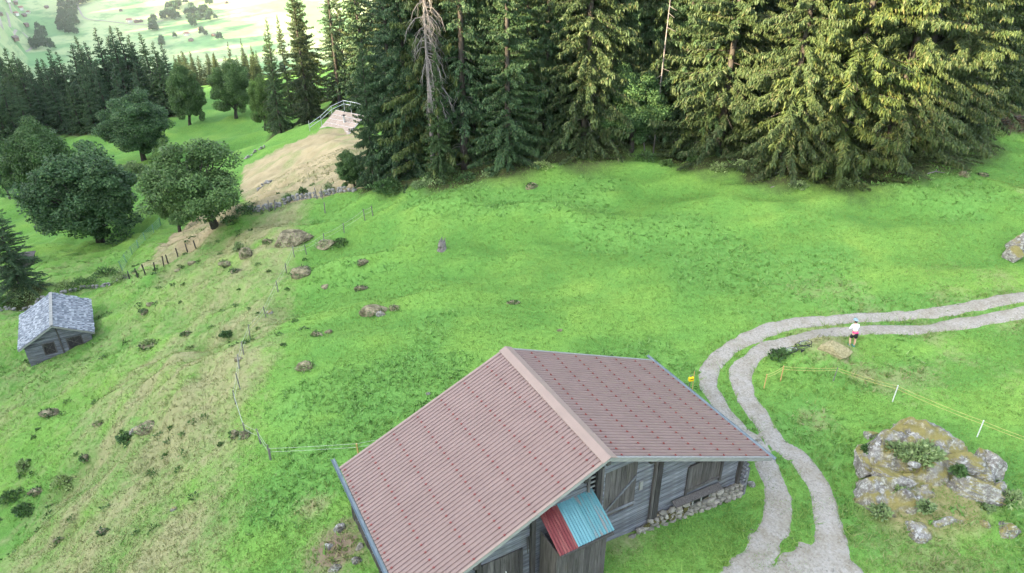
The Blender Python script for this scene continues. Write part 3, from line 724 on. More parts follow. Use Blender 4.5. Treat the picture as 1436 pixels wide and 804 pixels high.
bush(at_d(186, 118), 3.2, 2.5, 2.2, 2500, .35, 'bushpale', 'yellow green bush below the large dark maple')

# --- leafy trees at the forest edge
p = gp(885, 214); d_ = px_of(p)[2]; broad(p, height_to(p, 92), 3.0, 2, 'round leafy tree in front of the spruces, dark green', 'leafy_tree', None)
p = gp(498, 262); broad(p, 3.6, 1.5, 1, 'small pale sapling at the right end of the stone wall', 'sapling', None)
p = gp(612, 256); bush(p, 1.4, 1.1, .9, 900, .2, 'bushpale', 'pale bush at the foot of the forest right of the corner spruce')
p = gp(545, 268); bush(p, 1.8, 1.2, 1.2, 1200, .22, 'bush', 'dark bush skirting the corner spruce')
EB = [(655,252,1.1,.8),(690,246,.9,.6),(760,236,.9,.5),(905,226,1.0,.9),(935,232,.6,.5),(1010,238,.9,.6),(1040,232,.7,.5),(1120,262,.8,.5),(1180,258,.9,.5),(1290,224,1.0,.6),(1345,206,1.4,.7),(1390,192,1.2,.7),(830,218,1.1,.6),(590,262,.9,.6),(975,226,.8,.5)]
EBL = ['low bush below the thin spruce','low bush below the cone shaped spruce','low bush in front of the shaded spruce','knee high bush in front of the round leafy tree','small bush just right of the round leafy tree','low bush left of the giant spruces','small bush tucked under the giant spruces','bush at the foot of the leftmost giant spruce','bush at the foot of the foremost giant spruce','low bush below the wide spruce with bare boughs','leafy bush under the right end of the clump','leafy bush beside the brush pile','low bush below the tall drooping spruce','bush under the corner spruce skirts','low bush below the spruce with two thin stems']
for (px, py, r_, z_), lb in zip(EB, EBL): bush(gp(px, py), r_, r_*.8, z_, 500, .16, 'bush' if px % 2 else 'bushpale', lb, group='bushes along the forest edge')
# --- dead spruce with hanging bare boughs
def dead_tree(px, py):
    p = gp(px, py); e = empty('dead_tree', p, 0, 'bleached dead spruce with bare boughs hanging down its right side', 'dead tree')
    Ht = 24; W = MB(); W.tube([(-.3+.0*k, 0, k*3-.5) for k in range(9)], [.19-.018*k for k in range(9)], 8); W.build('trunk', M['greytrunk'], e, True)
    B = MB()
    for k in range(130):
        z = R.uniform(6, 23.5); a = R.gauss(-.5, 1.3); l = R.uniform(.7, 2.6)*(1.15-z/26); c, s = math.cos(a), math.sin(a)
        pts = [(-.3, 0, z), (-.3+c*l*.45, s*l*.45, z-.05*l), (-.3+c*l*.85, s*l*.85, z-.5*l), (-.3+c*l*1.05, s*l*1.05, z-1.15*l)]
        B.tube(pts, [.05, .038, .028, .012], 4, False)
        for q in range(3):
            b = Vector(pts[1+q % 2]); B.tube([b, b+Vector((c*.3+R.uniform(-.3,.3), s*.3+R.uniform(-.3,.3), -.45)), b+Vector((c*.4+R.uniform(-.4,.4), s*.4, -1.0))], [.02, .016, .007], 3, False)
    B.build('bare_boughs', M['greytrunk'], e)['kind'] = 'stuff'
dead_tree(613, 246)
for px, py, h_, lb in ((916,216,13,'pale bare stem standing before the forest right of the leafy tree'),(905,216,2.8,'short broken pale stub leaning left of the bare stem')):
    p = gp(px, py); e = empty('bare_stem', p, 0, lb, 'tree stem'); W = MB(); tl = -.25 if h_ < 5 else .01
    W.tube([(0,0,-.3), (tl*h_*.5, .1, h_*.5), (tl*h_, 0, h_)], [.07, .06, .03], 7); W.build('trunk', M['greytrunk'], e, True)
    B = MB()
    for k in range(9):
        z = R.uniform(.3*h_, h_); a = R.uniform(0, 6.28); B.tube([(tl*z, 0, z), (tl*z+math.cos(a)*.7, math.sin(a)*.7, z-.25)], [.025, .01], 4, False)
    B.build('twigs', M['greytrunk'], e)['kind'] = 'stuff'

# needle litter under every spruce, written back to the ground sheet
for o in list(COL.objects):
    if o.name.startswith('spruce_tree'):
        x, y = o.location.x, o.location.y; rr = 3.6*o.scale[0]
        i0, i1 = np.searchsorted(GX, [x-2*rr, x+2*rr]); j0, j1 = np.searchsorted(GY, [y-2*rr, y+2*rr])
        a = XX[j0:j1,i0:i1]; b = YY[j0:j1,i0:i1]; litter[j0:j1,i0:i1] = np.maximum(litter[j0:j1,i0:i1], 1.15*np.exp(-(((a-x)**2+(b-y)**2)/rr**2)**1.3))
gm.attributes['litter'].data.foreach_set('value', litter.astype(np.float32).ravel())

# ------------------------------------------------------------------ the barn
BZ = 6.77-5.2
barn = empty('barn', (BAR0[0], BAR0[1], BZ), YAW-math.pi/2, 'weathered wooden barn with a wide pink brown ribbed metal roof beside the gravel track', 'barn')
BH = 5.2; WL, HL, WR, HR, LB_ = 7.645, 3.356, 8.233, 3.383, 7.536   # ridge height, left/right spans and drops, length
def roofz(u): return BH+(HL/WL*u if u < 0 else -HR/WR*u)
def sheet_mesh(side, v0, v1, nr=6):
    # ribbed sheet from ridge to eave; ribs run down the slope
    W_, D_ = (WL, HL) if side < 0 else (WR, HR); prof = []
    pit = (v1-v0)/nr
    for k in range(nr):
        for f, z in ((0, .04), (.10, -.0), (.26, -.0), (.36, .04)): prof.append((v0+(k+f+.3)*pit, z))
    prof = [(v0, .04)]+prof+[(v1, .04)]
    V = []; sl_ = [0.02, .5, 1.0]
    for t in sl_:
        sk = (-.3117*t if side > 0 else 0)
        for (v, z) in prof:
            vv = sk+(v/LB_)*(LB_-sk); V.append((side*W_*t, vv, BH-D_*t+z+.0))
    n = len(prof); F = [(i*n+k, i*n+k+1, (i+1)*n+k+1, (i+1)*n+k) for i in range(len(sl_)-1) for k in range(n-1)]
    if side > 0: F = [f[::-1] for f in F]
    b = len(V); return MB().add(V, F)
for side in (-1, 1):
    for k in range(7):
        o = sheet_mesh(side, k*LB_/7, (k+1)*LB_/7).build('roof_sheet', M['roofred'], barn)
# underlay boards
for side, W_, D_ in ((-1, WL, HL), (1, WR, HR)):
    m = MB(); s_ = -.3117 if side > 0 else 0
    P = [(0, .02, BH-.02), (side*(W_-.04), s_+.02, BH-D_-.02), (side*(W_-.04), LB_-.02, BH-D_-.02), (0, LB_-.02, BH-.02)]
    m.poly(P, -.09, (0, 0, 1)); m.build('roof_deck', M['verge'], barn)
    for j, (va, vb) in enumerate((((0, 0), (s_, 1)), ((LB_, 0), (LB_, 1)))):
        pass
# snow guards, one every second rib in seven rows
gmb = MB(); gmb.box((0, 0, .014), (.07, .055, .03)); gmb.box((-.03, 0, .036), (.02, .065, .03)); gme = gmb.mesh('snow_guard', M['guard'])
for side, W_, D_ in ((-1, WL, HL), (1, WR, HR)):
    for j in range(21):
        for k in range(7):
            t = (k+.72)/6.85+.003*(j-10)*(1-k/6)
            if t > .985: t = .985
            vv = (2*j+.48)*(LB_/42); sk = -.3117*t if side > 0 else 0; vv = sk+(vv/LB_)*(LB_-sk)
            g = link('snow_guard', gme, barn, (side*W_*t, vv, BH-D_*t+.045)); g.rotation_euler = (0, math.atan2(D_, W_)*side, 0)
# ridge cap: two wings
cp = MB()
for s_ in (-1, 1):
    D_ = HL/WL if s_ < 0 else HR/WR
    pts = [(0, -.12, BH+.10), (s_*.30, -.12, BH+.085-D_*.30), (s_*.30, LB_+.08, BH+.085-D_*.30), (0, LB_+.08, BH+.10)]
    cp.poly(pts if s_ > 0 else pts[::-1], .012, (0, 0, 1))
cp.build('ridge_cap', M['cap'], barn)
# verge boards along both gables
for v, nm in ((0, 'verge_board'), (LB_, 'verge_board')):
    for side, W_, D_ in ((-1, WL, HL), (1, WR, HR)):
        o = (-.3117 if side > 0 and v == 0 else 0); e_ = -.03 if v == 0 else .03
        m = MB(); m.beam((side*.01, v+e_, BH-.06), (side*W_, v+o+e_, BH-D_-.06), .035, .17); m.build(nm, M['verge'], barn)
        m = MB(); m.beam((side*.01, v+e_*.4, BH+.035), (side*W_, v+o+e_*.4, BH-D_+.035), .10, .03); m.build('edge_flashing', M['cap'] if side < 0 else M['verge'], barn)
# gutters
def gutter(u, z, v0, v1):
    m = MB(); n = 7; V = []
    for v in (v0, v1):
        for i in range(n):
            a = math.pi+math.pi*i/(n-1); V.append((u+.085*math.cos(a), v, z+.085*math.sin(a)))
    for v in (v0, v1):
        for i in range(n):
            a = math.pi+math.pi*i/(n-1); V.append((u+.075*math.cos(a), v, z+.075*math.sin(a)))
    F = [(i, i+1, n+i+1, n+i) for i in range(n-1)]+[(2*n+i, 3*n+i, 3*n+i+1, 2*n+i+1) for i in range(n-1)]
    F += [(0, n, 3*n, 2*n), (n-1, 3*n-1, 4*n-1, 2*n-1)]+[(i, 2*n+i, 2*n+i+1, i+1) for i in range(n-1)]+[(n+i, n+i+1, 3*n+i+1, 3*n+i) for i in range(n-1)]
    m.add(V, F); return m.build('gutter', M['gutter'], barn)
gutter(-WL-.10, BH-HL+.0, -.1, LB_+.75); gutter(WR+.10, BH-HR+.0, -.42, LB_+.55)
for v in np.linspace(.4, 7.2, 9):
    for u, z in ((-WL-.10, BH-HL), (WR+.10, BH-HR)):
        MB().box((u, v, z-.095), (.2, .03, .015)).build('gutter_bracket', M['gutter'], barn)
# rafters and purlins showing under the front overhang
for u in (-7.2, -5.2, -3.0, -.9, .0, 2.0, 4.3, 6.6):
    MB().box((u, .42, roofz(u)-.24), (.16, .95, .17)).build('purlin_end', M['wooddark'], barn)
# walls
FV = .5                                                # plane of the front wall
m = MB(); m.poly([(-7.3, FV+.14, -2.0), (7.35, FV+.14, -2.0), (7.35, FV+.14, roofz(7.35)-.12), (0, FV+.14, BH-.12), (-7.3, FV+.14, roofz(-7.3)-.12)], .05, (0, 1, 0)); m.build('wall_lining', M['wooddark'], barn)
PX_POST = [-7.3, -4.9, -2.75, -.06, 2.82, 7.35]
OPEN = [(.30, 1.75, 1.55, 3.9), (-.42, -.12, .7, 4.2), (4.45, 6.2, .95, 2.35), (-4.75, -3.3, -1.2, 2.0)]   # hatch, slatted slit, shutters, door
z = -.15; pw = .215; kk = 0
while z < BH-.25:
    zt = z+pw
    for a, b in zip(PX_POST[:-1], PX_POST[1:]):
        # free length under the roof
        ua = max(a+.10, -(BH-.14-zt)*WL/HL); ub = min(b-.10, (BH-.14-zt)*WR/HR)
        if ub-ua < .25: continue
        zc = z+pw/2; segs = [(ua, ub)]
        for (oa, ob, oz, ot) in OPEN:
            if oz < zc < ot:
                ns = []
                for (p, q) in segs:
                    if ob <= p or oa >= q: ns.append((p, q)); continue
                    if oa-p > .12: ns.append((p, oa))
                    if q-ob > .12: ns.append((ob, q))
                segs = ns
        for (p, q) in segs:
            yy = FV+R.uniform(-.016, .016); lo = -.9
            mm = MB(); mm.box((0, 0, 0), (q-p-.01, .09, pw-.018)); o = mm.build('wall_plank', M['wood'], barn, loc=((p+q)/2, yy, zc)); o.rotation_euler = (R.uniform(-.05, .05), R.uniform(-.004, .004), 0)
    z = zt
for z in (-.36, -.58, -.80, -1.02, -1.24, -1.46):
    for a, b in ((-7.2, -5.0), (-3.3, -2.85), (-2.65, -.16)):
        o = MB().box((0, 0, 0), (b-a, .09, .197)).build('wall_plank', M['wood'], barn, loc=((a+b)/2, FV, z+.1))
for u in PX_POST:
    h = roofz(u)-.2; b0 = -1.6 if u < 0 else (.15 if u > 2 and u < 5 else -.6)
    MB().box((u, FV-.09, (h+b0)/2), (.17 if abs(u-2.82) > .1 else .24, .15, h-b0)).build('post', M['wooddark'] if abs(u) < 7 else M['woodz'], barn)
MB().box((2.62, FV-.10, (roofz(2.6)+.2)/2), (.12, .11, roofz(2.6)-.5)).build('post', M['woodz'], barn)
# slatted slit and hatch with a diagonal brace
for k in range(15): 
    o = MB().box((-.27, FV-.03, .85+k*.225), (.32, .04, .06)).build('vent_slat', M['verge'], barn)
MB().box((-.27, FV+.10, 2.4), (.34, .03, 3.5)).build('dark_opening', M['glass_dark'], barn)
for u in (-.47, .12): MB().box((u, FV-.08, 2.35), (.10, .10, 4.0)).build('post', M['woodz'], barn)
ht = empty('hatch', (1.02, FV-.02, 2.55)); ht.parent = barn
for k in range(6):
    u_ = -.60+k*.245; h_ = min(2.5, (roofz(1.02+u_)-.30-1.62)); zz_ = -.93+h_/2; MB().box((u_, 0, zz_), (.232, .05, h_)).build('hatch_board', M['woodz'], ht)
MB().beam((-.66, -.045, -.62), (.70, -.045, .62), .035, .10).build('hatch_brace', M['wood'], ht)
MB().beam((-.70, -.05, -.72), (.78, -.05, -.72), .035, .10).build('hatch_rail', M['wood'], ht)
MB().box((1.98, FV-.09, 2.6), (.14, .08, .42)).build('bracket', M['verge'], barn)
# shutters
sh = empty('shutters', (5.32, FV-.03, 1.65)); sh.parent = barn
for k in range(7):
    MB().box((-.77+k*.255, R.uniform(-.01, .01), 0), (.243, .045, 1.42)).build('shutter_board', M['woodz'], sh)
MB().box((0, -.045, -.56), (1.75, .035, .09)).build('shutter_rail', M['woodz'], sh); MB().box((-.9, -.03, 0), (.10, .08, 1.5)).build('frame', M['wooddark'], sh); MB().box((.93, -.03, 0), (.12, .08, 1.6)).build('frame', M['wooddark'], sh)
# door at the left
dr = empty('door', (-4.02, FV-.02, .45)); dr.parent = barn
for k in range(6): MB().box((-.62+k*.25, R.uniform(-.01, .01), 0), (.238, .05, 3.0)).build('door_board', M['woodz'], dr)
MB().box((.2, -.06, .62), (.03, .04, .2)).build('handle', M['white'], dr)
for u in (-.78, .80): MB().box((u, -.03, 0), (.14, .12, 3.1)).build('frame', M['wooddark'], dr)
# tools hanging between the door and the lean-to
for u, l in ((-3.02, .8), (-2.9, .7), (-2.96, .6)):
    o = MB().tube([(u, FV-.16, 2.55), (u+.03, FV-.17, 2.55-l)], .02, 5).build('wooden_pole', M['wooddark'], barn)
# left wall: upright dark boards
for k in range(26):
    v = .62+k*.262; MB().box((-7.45+R.uniform(-.02, .02), v, .1), (.05, .25, 3.5)).build('side_board', M['wooddark'], barn)
MB().box((-7.38, 3.9, .1), (.06, 6.7, 3.4)).build('wall_lining', M['wooddark'], barn)
# right wall and back wall planks
for k in range(11):
    z = -.5+k*.215
    MB().box((7.35, 3.9, z), (.09, 6.6, .2)).build('wall_plank', M['wood'], barn)
m = MB(); m.poly([(-7.3, 7.15, -1.0), (7.35, 7.15, -1.0), (7.35, 7.15, roofz(7.35)-.12), (0, 7.15, BH-.12), (-7.3, 7.15, roofz(-7.3)-.12)], .06, (0, 1, 0)); m.build('back_wall', M['wood'], barn)
# log ends at the right corner
for k in range(9):
    MB().tube([(7.28, FV-.02, 1.5-k*.22+0), (7.72+R.uniform(-.1, .05), FV-.02, 1.5-k*.22)], .075, 7).build('log_end', M['wood'], barn)
    if k < 6: MB().tube([(7.46, FV+.1, 1.4-k*.22), (7.46, FV-.32-R.uniform(0, .1), 1.4-k*.22)], .075, 7).build('log_end', M['wood'], barn)
MB().box((7.62, FV-.25, .35), (.12, .2, 1.5)).build('corner_board', M['wood'], barn)
# stone foundation
def stone_mesh(seed, sub=2, jit=.22, flat=1.0):
    import bmesh
    bm = bmesh.new(); bmesh.ops.create_icosphere(bm, subdivisions=sub, radius=1); r = random.Random(seed)
    ax = [Vector((r.gauss(0,1), r.gauss(0,1), r.gauss(0,1))).normalized() for _ in range(9)]; dd = [r.uniform(.55, .9) for _ in ax]
    for v in bm.verts:
        for a, d in zip(ax, dd):
            q = v.co.dot(a)
            if q > d: v.co -= a*(q-d)*.9
        v.co *= 1+r.uniform(-1, 1)*jit*.12
    me = bpy.data.meshes.new('stone'); bm.to_mesh(me); bm.free(); return me
SM = []
for i in range(5): q = stone_mesh(i, 1); q.materials.append(M['stone']); SM.append(q)
MOSS = stone_mesh(9, 2); MOSS.materials.append(m_plain('dark_moss', (.035,.035,.012), (.10,.09,.03), 6, .95, .6))
def fz(u): return .62 if u < 3.2 else .62-.12*(u-3.2)
MB().add([(2.9,FV+.10,.56),(7.4,FV+.10,.2),(7.4,FV-.10,-1.3),(1.2,FV-.10,-.9),(1.2,FV+.10,-.9),(7.4,FV+.10,-1.3),(2.9,FV-.10,.5),(7.4,FV-.10,.12)], [(0,6,7,1),(6,3,2,7),(0,1,5,4),(3,4,5,2),(0,4,3,6),(1,7,2,5)]).build('foundation_core', M['mortar'], barn)
for row_ in range(6):
    u = (3.0, 2.5, 1.9, 1.4, 1.2, 1.2)[row_]
    while u < 7.5:
        wd = R.uniform(.22, .5); z = .60-.105*(u-2.7)-row_*.21+R.uniform(-.02, .02)
        if not (4.6 < u < 5.7 and row_ < 1):
            o = link('stone', R.choice(SM), barn, (u+wd/2, FV-.17+R.uniform(-.03, .03)-row_*.015, z)); o.scale = (wd/1.6, .16, .125); o.rotation_euler = (R.uniform(-.2,.2), R.uniform(-.2,.2), R.uniform(-.3,.3))
        u += wd*1.02
MB().box((5.15, FV-.24, .50), (.95, .03, .24)).build('cellar_slot', M['glass_dark'], barn)
for u in (4.70, 5.15, 5.60): MB().box((u, FV-.27, .50), (.05, .04, .26)).build('slot_bar', M['verge'], barn)
MB().beam((3.7, FV-.24, .86), (6.2, FV-.24, .70), .30, .05, (0, -.35, 1)).build('ledge_board', M['woodz'], barn)
for k in range(26):
    u = R.uniform(2.4, 4.5); o = link('moss_clump', MOSS, barn, (u, FV-.22+R.uniform(-.05,.05), .50-.105*(u-2.7)-R.uniform(0, .35))); o.scale = (R.uniform(.10,.2), .07, R.uniform(.05,.09))
for px, py, s_ in ((1032,690,.22),(1045,684,.16)): pass
# lean-to with its blue and red sheets
lt = empty('lean_to', (-1.4, -.25, 0)); lt.parent = barn
def corr(u0, u1, mat, dz=0):
    n = int((u1-u0)/.055); V = []; 
    for (v, z) in ((.62, BH-1.72), (-.25, BH-2.1), (-1.02, BH-2.47)):
        for i in range(n+1):
            u = u0+(u1-u0)*i/n; V.append((u+1.4, v+.25, z+dz+(.036 if i % 2 else -.0)))
    F = [(k*(n+1)+i, (k+1)*(n+1)+i, (k+1)*(n+1)+i+1, k*(n+1)+i+1) for k in range(2) for i in range(n)]
    b = len(V); return MB().add(V, F).build('metal_sheet', M[mat], lt)
corr(-2.52, -1.72, 'redsheet'); corr(-1.78, -1.08, 'blue2', .03); corr(-1.14, -.28, 'blue', .055)
MB().beam((-1.08, -.77, BH-2.52), (1.08, -.77, BH-2.52), .08, .1).build('beam', M['woodz'], lt)
for k in range(9):
    MB().box((-1.0+k*.232, -.55, BH-4.1), (.22, .04, 3.2)).build('side_board', M['woodz'], lt)
for k in range(4):
    MB().box((.95, -.38+k*.26, BH-4.1), (.04, .25, 3.1)).build('side_board', M['woodz'], lt); MB().box((-1.1, -.38+k*.26, BH-4.1), (.04, .25, 3.1)).build('side_board', M['woodz'], lt)
# step slab and loose stones in front of the barn
def bw(u, v, z): return Vector((BAR0[0]+bn[0]*u+br_[0]*v, BAR0[1]+bn[1]*u+br_[1]*v, z))
q = bw(-2.2, -.2, BZ+.35); tag(MB().box((0,0,0), (.7, .5, .12), rz=YAW).build('step_slab', M['stone'], loc=q), 'pale flat slab lying beside the lean-to shed', 'stone slab')

# ------------------------------------------------------------------ shingled hut
HO = Vector((-36.702, 48.0, -9.6)); HBH = 3.08
hut = empty('hut', HO, 2.093-math.pi/2, 'small grey log hut with a weathered shingle roof low on the left slope', 'hut')
hw, hd, hL = 2.69, 1.47, 6.015
def hroof(u): return HBH-abs(u)*hd/hw
SHI = m_plain('grey_roof_shingle', (.22,.24,.27), (.46,.48,.50), .9, .8, 0); SHI2 = NT('roof_shingles', .85)
c_ = SHI2.ramp(SHI2.rand(), [(0, (.10,.115,.14)), (.6, (.22,.245,.275)), (1, (.36,.385,.41))]); SHI2.done(c_)
for side in (-1, 1):
    m = MB(); P = [(0, .0, HBH-.04), (side*hw, .0, HBH-hd-.04), (side*hw, hL, HBH-hd-.04), (0, hL, HBH-.04)]; m.poly(P, -.07, (0,0,1)); m.build('roof_deck', M['wooddark'], hut)
    sm = MB(); nrw = 17; sl_ = math.hypot(hw, hd); ca, sa = hw/sl_, hd/sl_
    for r_ in range(nrw):
        t0 = r_*sl_/nrw; v = -.05
        while v < hL:
            wd = R.uniform(.12, .24); t1 = t0+sl_/nrw+.06+R.uniform(-.03, .03); lift = R.uniform(.03, .055)
            a = (side*t0*ca, v, HBH-t0*sa+.005); b = (side*t1*ca, v, HBH-t1*sa+lift); 
            V = [a, b, (b[0], v+wd-.012, b[2]), (a[0], v+wd-.012, a[2]), (b[0], v, b[2]-.03), (b[0], v+wd-.012, b[2]-.03)]
            F = [(0,1,2,3), (1,4,5,2)]
            if side < 0: F = [f[::-1] for f in F]
            sm.add(V, F); v += wd
    o = sm.build('shingles', SHI2.m, hut); o['kind'] = 'stuff'
MB().box((0, hL/2, HBH+.05), (.24, hL+.1, .03)).build('ridge_board', M['verge'], hut)
for v in (-.02, hL+.02):
    for s_ in (-1, 1): MB().beam((0, v, HBH-.1), (s_*hw, v, HBH-hd-.1), .03, .14).build('verge_board', M['verge'], hut)
fv = .45; z = -1.3
while z < HBH-.2:
    L_ = min(2.35, (HBH-.1-z-.18)*hw/hd)
    if L_ > .2:
        segs = [(-L_, L_)]
        if .35 < z < 1.35: segs = [(-L_, -1.15), (-.25, .55), (1.7, L_)]
        for a, b in segs:
            if b-a > .1: MB().box(((a+b)/2, fv+R.uniform(-.01,.01), z+.085), (b-a, .09, .158)).build('wall_plank', M['wood'], hut)
    z += .17
m = MB(); m.poly([(-2.3, fv+.06, -1.3), (2.3, fv+.06, -1.3), (2.3, fv+.06, hroof(2.3)-.1), (0, fv+.06, HBH-.12), (-2.3, fv+.06, hroof(2.3)-.1)], .04, (0,1,0)); m.build('wall_lining', M['wooddark'], hut)
for u0, u1 in ((-1.15, -.25), (.55, 1.7)):
    wdo = empty('window', ((u0+u1)/2, fv-.03, .9)); wdo.parent = hut; W_ = u1-u0
    for zz_ in (-.5, .5): MB().box((0, 0, zz_), (W_, .08, .08)).build('frame', M['woodz'], wdo)
    for uu in (-W_/2+.04, W_/2-.04): MB().box((uu, -.003, 0), (.08, .08, .92)).build('frame', M['woodz'], wdo)
    MB().beam((-W_/2+.08, -.01, -.42), (W_/2-.08, -.01, .42), .03, .05).build('lattice_bar', M['woodz'], wdo); MB().beam((-W_/2+.08, -.02, .42), (W_/2-.08, -.02, -.42), .03, .05).build('lattice_bar', M['woodz'], wdo)
MB().box((.15, fv-.08, .7), (.11, .08, 3.9)).build('post', M['woodz'], hut)
for s_ in (-1, 1):
    for k in range(16): MB().box((s_*2.3, fv+2.55, -1.2+k*.17), (.09, 5.1, .155)).build('wall_plank', M['wood'], hut)
    MB().box((s_*2.2, fv+2.5, .05), (.05, 5.0, 2.9)).build('wall_lining', M['wooddark'], hut)
m = MB(); m.poly([(-2.3, 5.6, -1.3), (2.3, 5.6, -1.3), (2.3, 5.6, hroof(2.3)-.1), (0, 5.6, HBH-.12), (-2.3, 5.6, hroof(2.3)-.1)], .05, (0,1,0)); m.build('back_wall', M['wood'], hut)
for k in range(14): 
    o = link('stone', R.choice(SM), hut, (-2.2+k*.34, fv-.08, -.42-.0*k)); o.scale = (.2, .14, .14)

# ------------------------------------------------------------------ small chalet with scaffold rail
p = at_d(477, 112); p.z = float(H(p.x, p.y))
tgt = pray(476, 176); tt = p.y/tgt[1]; zc = CAM[2]+tgt[2]*tt
ch = empty('chalet', (p.x, p.y, zc-1.6), math.radians(-32), 'small brown chalet with a pale panelled roof and scaffold rail on the dry rise', 'chalet')
rl = lambda u, t: Vector((u, -2.4+4.4*t, 1.0+2.2*t))      # roof plane: u along the ridge, t up the slope
for j in range(5):
    for i in range(9):
        u0 = -2.6+i*.68; P = [rl(u0+.02, j/5+.01), rl(u0+.66, j/5+.01), rl(u0+.66, j/5+.19), rl(u0+.02, j/5+.19)]
        MB().poly(P, .05, (0, -.45, .9)).build('roof_panel', M['batten'], ch)
MB().poly([rl(-2.65, -.01), rl(3.6, -.01), rl(3.6, 1.01), rl(-2.65, 1.01)], -.1, (0, -.45, .9)).build('roof_deck', M['white'], ch)
MB().poly([Vector((-2.65, 2.05, 3.15)), Vector((3.6, 2.05, 3.15)), Vector((3.6, 6.0, 1.2)), Vector((-2.65, 6.0, 1.2))], .08, (0, .45, .9)).build('roof_deck', M['batten'], ch)
for i in range(7):
    MB().box((-1.9+i*.75, -1.7, -.1), (.72, .1, 2.2)).build('wall_board', M['chalet'], ch)
MB().box((.5, 1.8, -.1), (5.2, 6.9, 2.2)).build('wall', M['chalet'], ch)
MB().add([(-2.1, -1.6, .9), (-2.1, 5.4, .9), (-2.1, 2.0, 2.9)], [(0,1,2)]).build('gable', M['chalet'], ch)
MB().box((.1, -1.78, .0), (.5, .04, .7)).build('window', M['glass_dark'], ch)
MB().tube([(1.0, .0, 2.2), (1.0, .0, 3.3)], .17, 8).build('chimney', M['steel'], ch); MB().box((1.0, 0, 3.4), (.5, .5, .07)).build('chimney_cap', M['wooddark'], ch)
MB().box((-1.9, -2.9, .75), (3.4, .7, .08)).build('scaffold_deck', M['white'], ch)
sc = [(-3.6,-3.2),(-3.1,-1),(-2.8,1.2),(-1.9,3.2),(-.4,3.2),(1.1,3.2),(2.6,3.0),(4.0,2.4)]
zt_ = lambda i: (2.0, 2.9, 4.0, 4.6, 4.6, 4.6, 4.5, 4.2)[i]
for i, (x, y) in enumerate(sc): MB().tube([(x, y, -.8), (x, y, zt_(i)+(.6 if i in (0, 5) else 0))], .05, 5).build('scaffold_pole', M['steel'], ch)
for i in range(len(sc)-1):
    for dz in (0, -.55): MB().tube([(*sc[i], zt_(i)+dz), (*sc[i+1], zt_(i+1)+dz)], .045, 5).build('scaffold_rail', M['steel'], ch)

# tiny shed by the left spruce
p = gp(41, 372); s_ = empty('shed', p, .3, 'tiny dark plank shed under the great dark maple', 'shed')
MB().box((0, 0, .45), (1.5, 1.3, 1.1)).build('wall', M['wooddark'], s_); MB().poly([(-.95,-.85,1.02),(.95,-.85,1.02),(.95,.85,1.3),(-.95,.85,1.3)], .07, (0,0,1)).build('roof', M['woodz'], s_)
MB().box((.1, -.66, .4), (.5, .03, .8)).build('door', M['woodz'], s_)

# ------------------------------------------------------------------ rocks, outcrop, mounds
def rock_mesh(seed, sx, sy, sz, mat, sub=4, cuts=14, rough=.1):
    import bmesh
    bm = bmesh.new(); bmesh.ops.create_icosphere(bm, subdivisions=sub, radius=1); r = random.Random(seed)
    V = np.array([v.co[:] for v in bm.verts])
    for _ in range(cuts):
        a = np.array([r.gauss(0,1), r.gauss(0,1), r.gauss(0,.7)]); a /= np.linalg.norm(a); d = r.uniform(.5, .85)
        q = V@a; V -= np.outer(np.clip(q-d, 0, None)*.88, a)
    n = fbm(V[:,0]*1.0+V[:,2]*.7+seed*3, V[:,1]-V[:,2]*.6, .45, 4, seed)-.5; n2 = fbm(V[:,0]+V[:,2]*2, V[:,1]*.6+seed, .16, 3, seed+5)-.5
    st = np.abs(np.sin(V[:,2]*9+n*6))*.035
    V *= (1+rough*(n*1.9+n2*.9)-st)[:,None]
    V *= np.array([sx, sy, sz])
    for v, c in zip(bm.verts, V): v.co = c
    me = bpy.data.meshes.new('rock'); bm.to_mesh(me); bm.free(); me.materials.append(mat)
    me.polygons.foreach_set('use_smooth', [False]*len(me.polygons)); return me
def q_at(px, py, z): q = at_z(px, py, z); return Vector((q[0], q[1], z))
oc = empty('rock_outcrop', q_at(1300, 690, .8), 0, 'large lichen covered rock outcrop with moss and a bush on top, right of the track', 'rock outcrop')
base = oc.location
OUTL = np.array([q_at(px, py, .9+.5*(py < 660))[:2] for px, py in ((1193,662),(1202,628),(1240,612),(1270,602),(1310,602),(1335,628),(1385,645),(1402,690),(1425,735),(1440,755),(1430,772),(1385,752),(1340,740),(1312,765),(1280,762),(1262,735),(1225,722),(1200,700))])
gx = np.arange(OUTL[:,0].min()-.5, OUTL[:,0].max()+.5, .09); gy = np.arange(OUTL[:,1].min()-.5, OUTL[:,1].max()+.5, .09); OX, OY = np.meshgrid(gx, gy)
od = poly_d(OX, OY, OUTL)+(fbm(OX, OY, .8, 3, 301)-.5)*.7
cy_ = (OUTL[:,1].min()+OUTL[:,1].max())/2
cell = fbm(OX*.9+OY*.4, OY*1.3, 1.7, 3, 305); stp = np.floor(cell*8)/8+.125*sstep(.5, 1, (cell*8) % 1)     # broken ledges
ring = sstep(-.2, .5, od)*(1-.55*sstep(.9, 2.2, od)); back = sstep(cy_-1.8, cy_+1.0, OY)
oz = H(OX, OY)-.5+ring*(.62+.35*back)+(stp-.47)*2.3*sstep(-.1, .6, od)+.26*(fbm(OX, OY, .45, 4, 309)-.5)
keep_ = (od > -.4); kk_ = keep_[:-1,:-1]&keep_[1:,:-1]&keep_[:-1,1:]&keep_[1:,1:]; jj, ii = np.nonzero(kk_); n_ = len(gx); a = jj*n_+ii
F = np.stack([a, a+1, a+n_+1, a+n_], 1); used, inv = np.unique(F, return_inverse=True)
link('rock_mass', npmesh('rock_mass', (np.stack([OX, OY, oz], -1).reshape(-1, 3)-np.array(base))[used], inv.reshape(F.shape), M['rock']), oc)
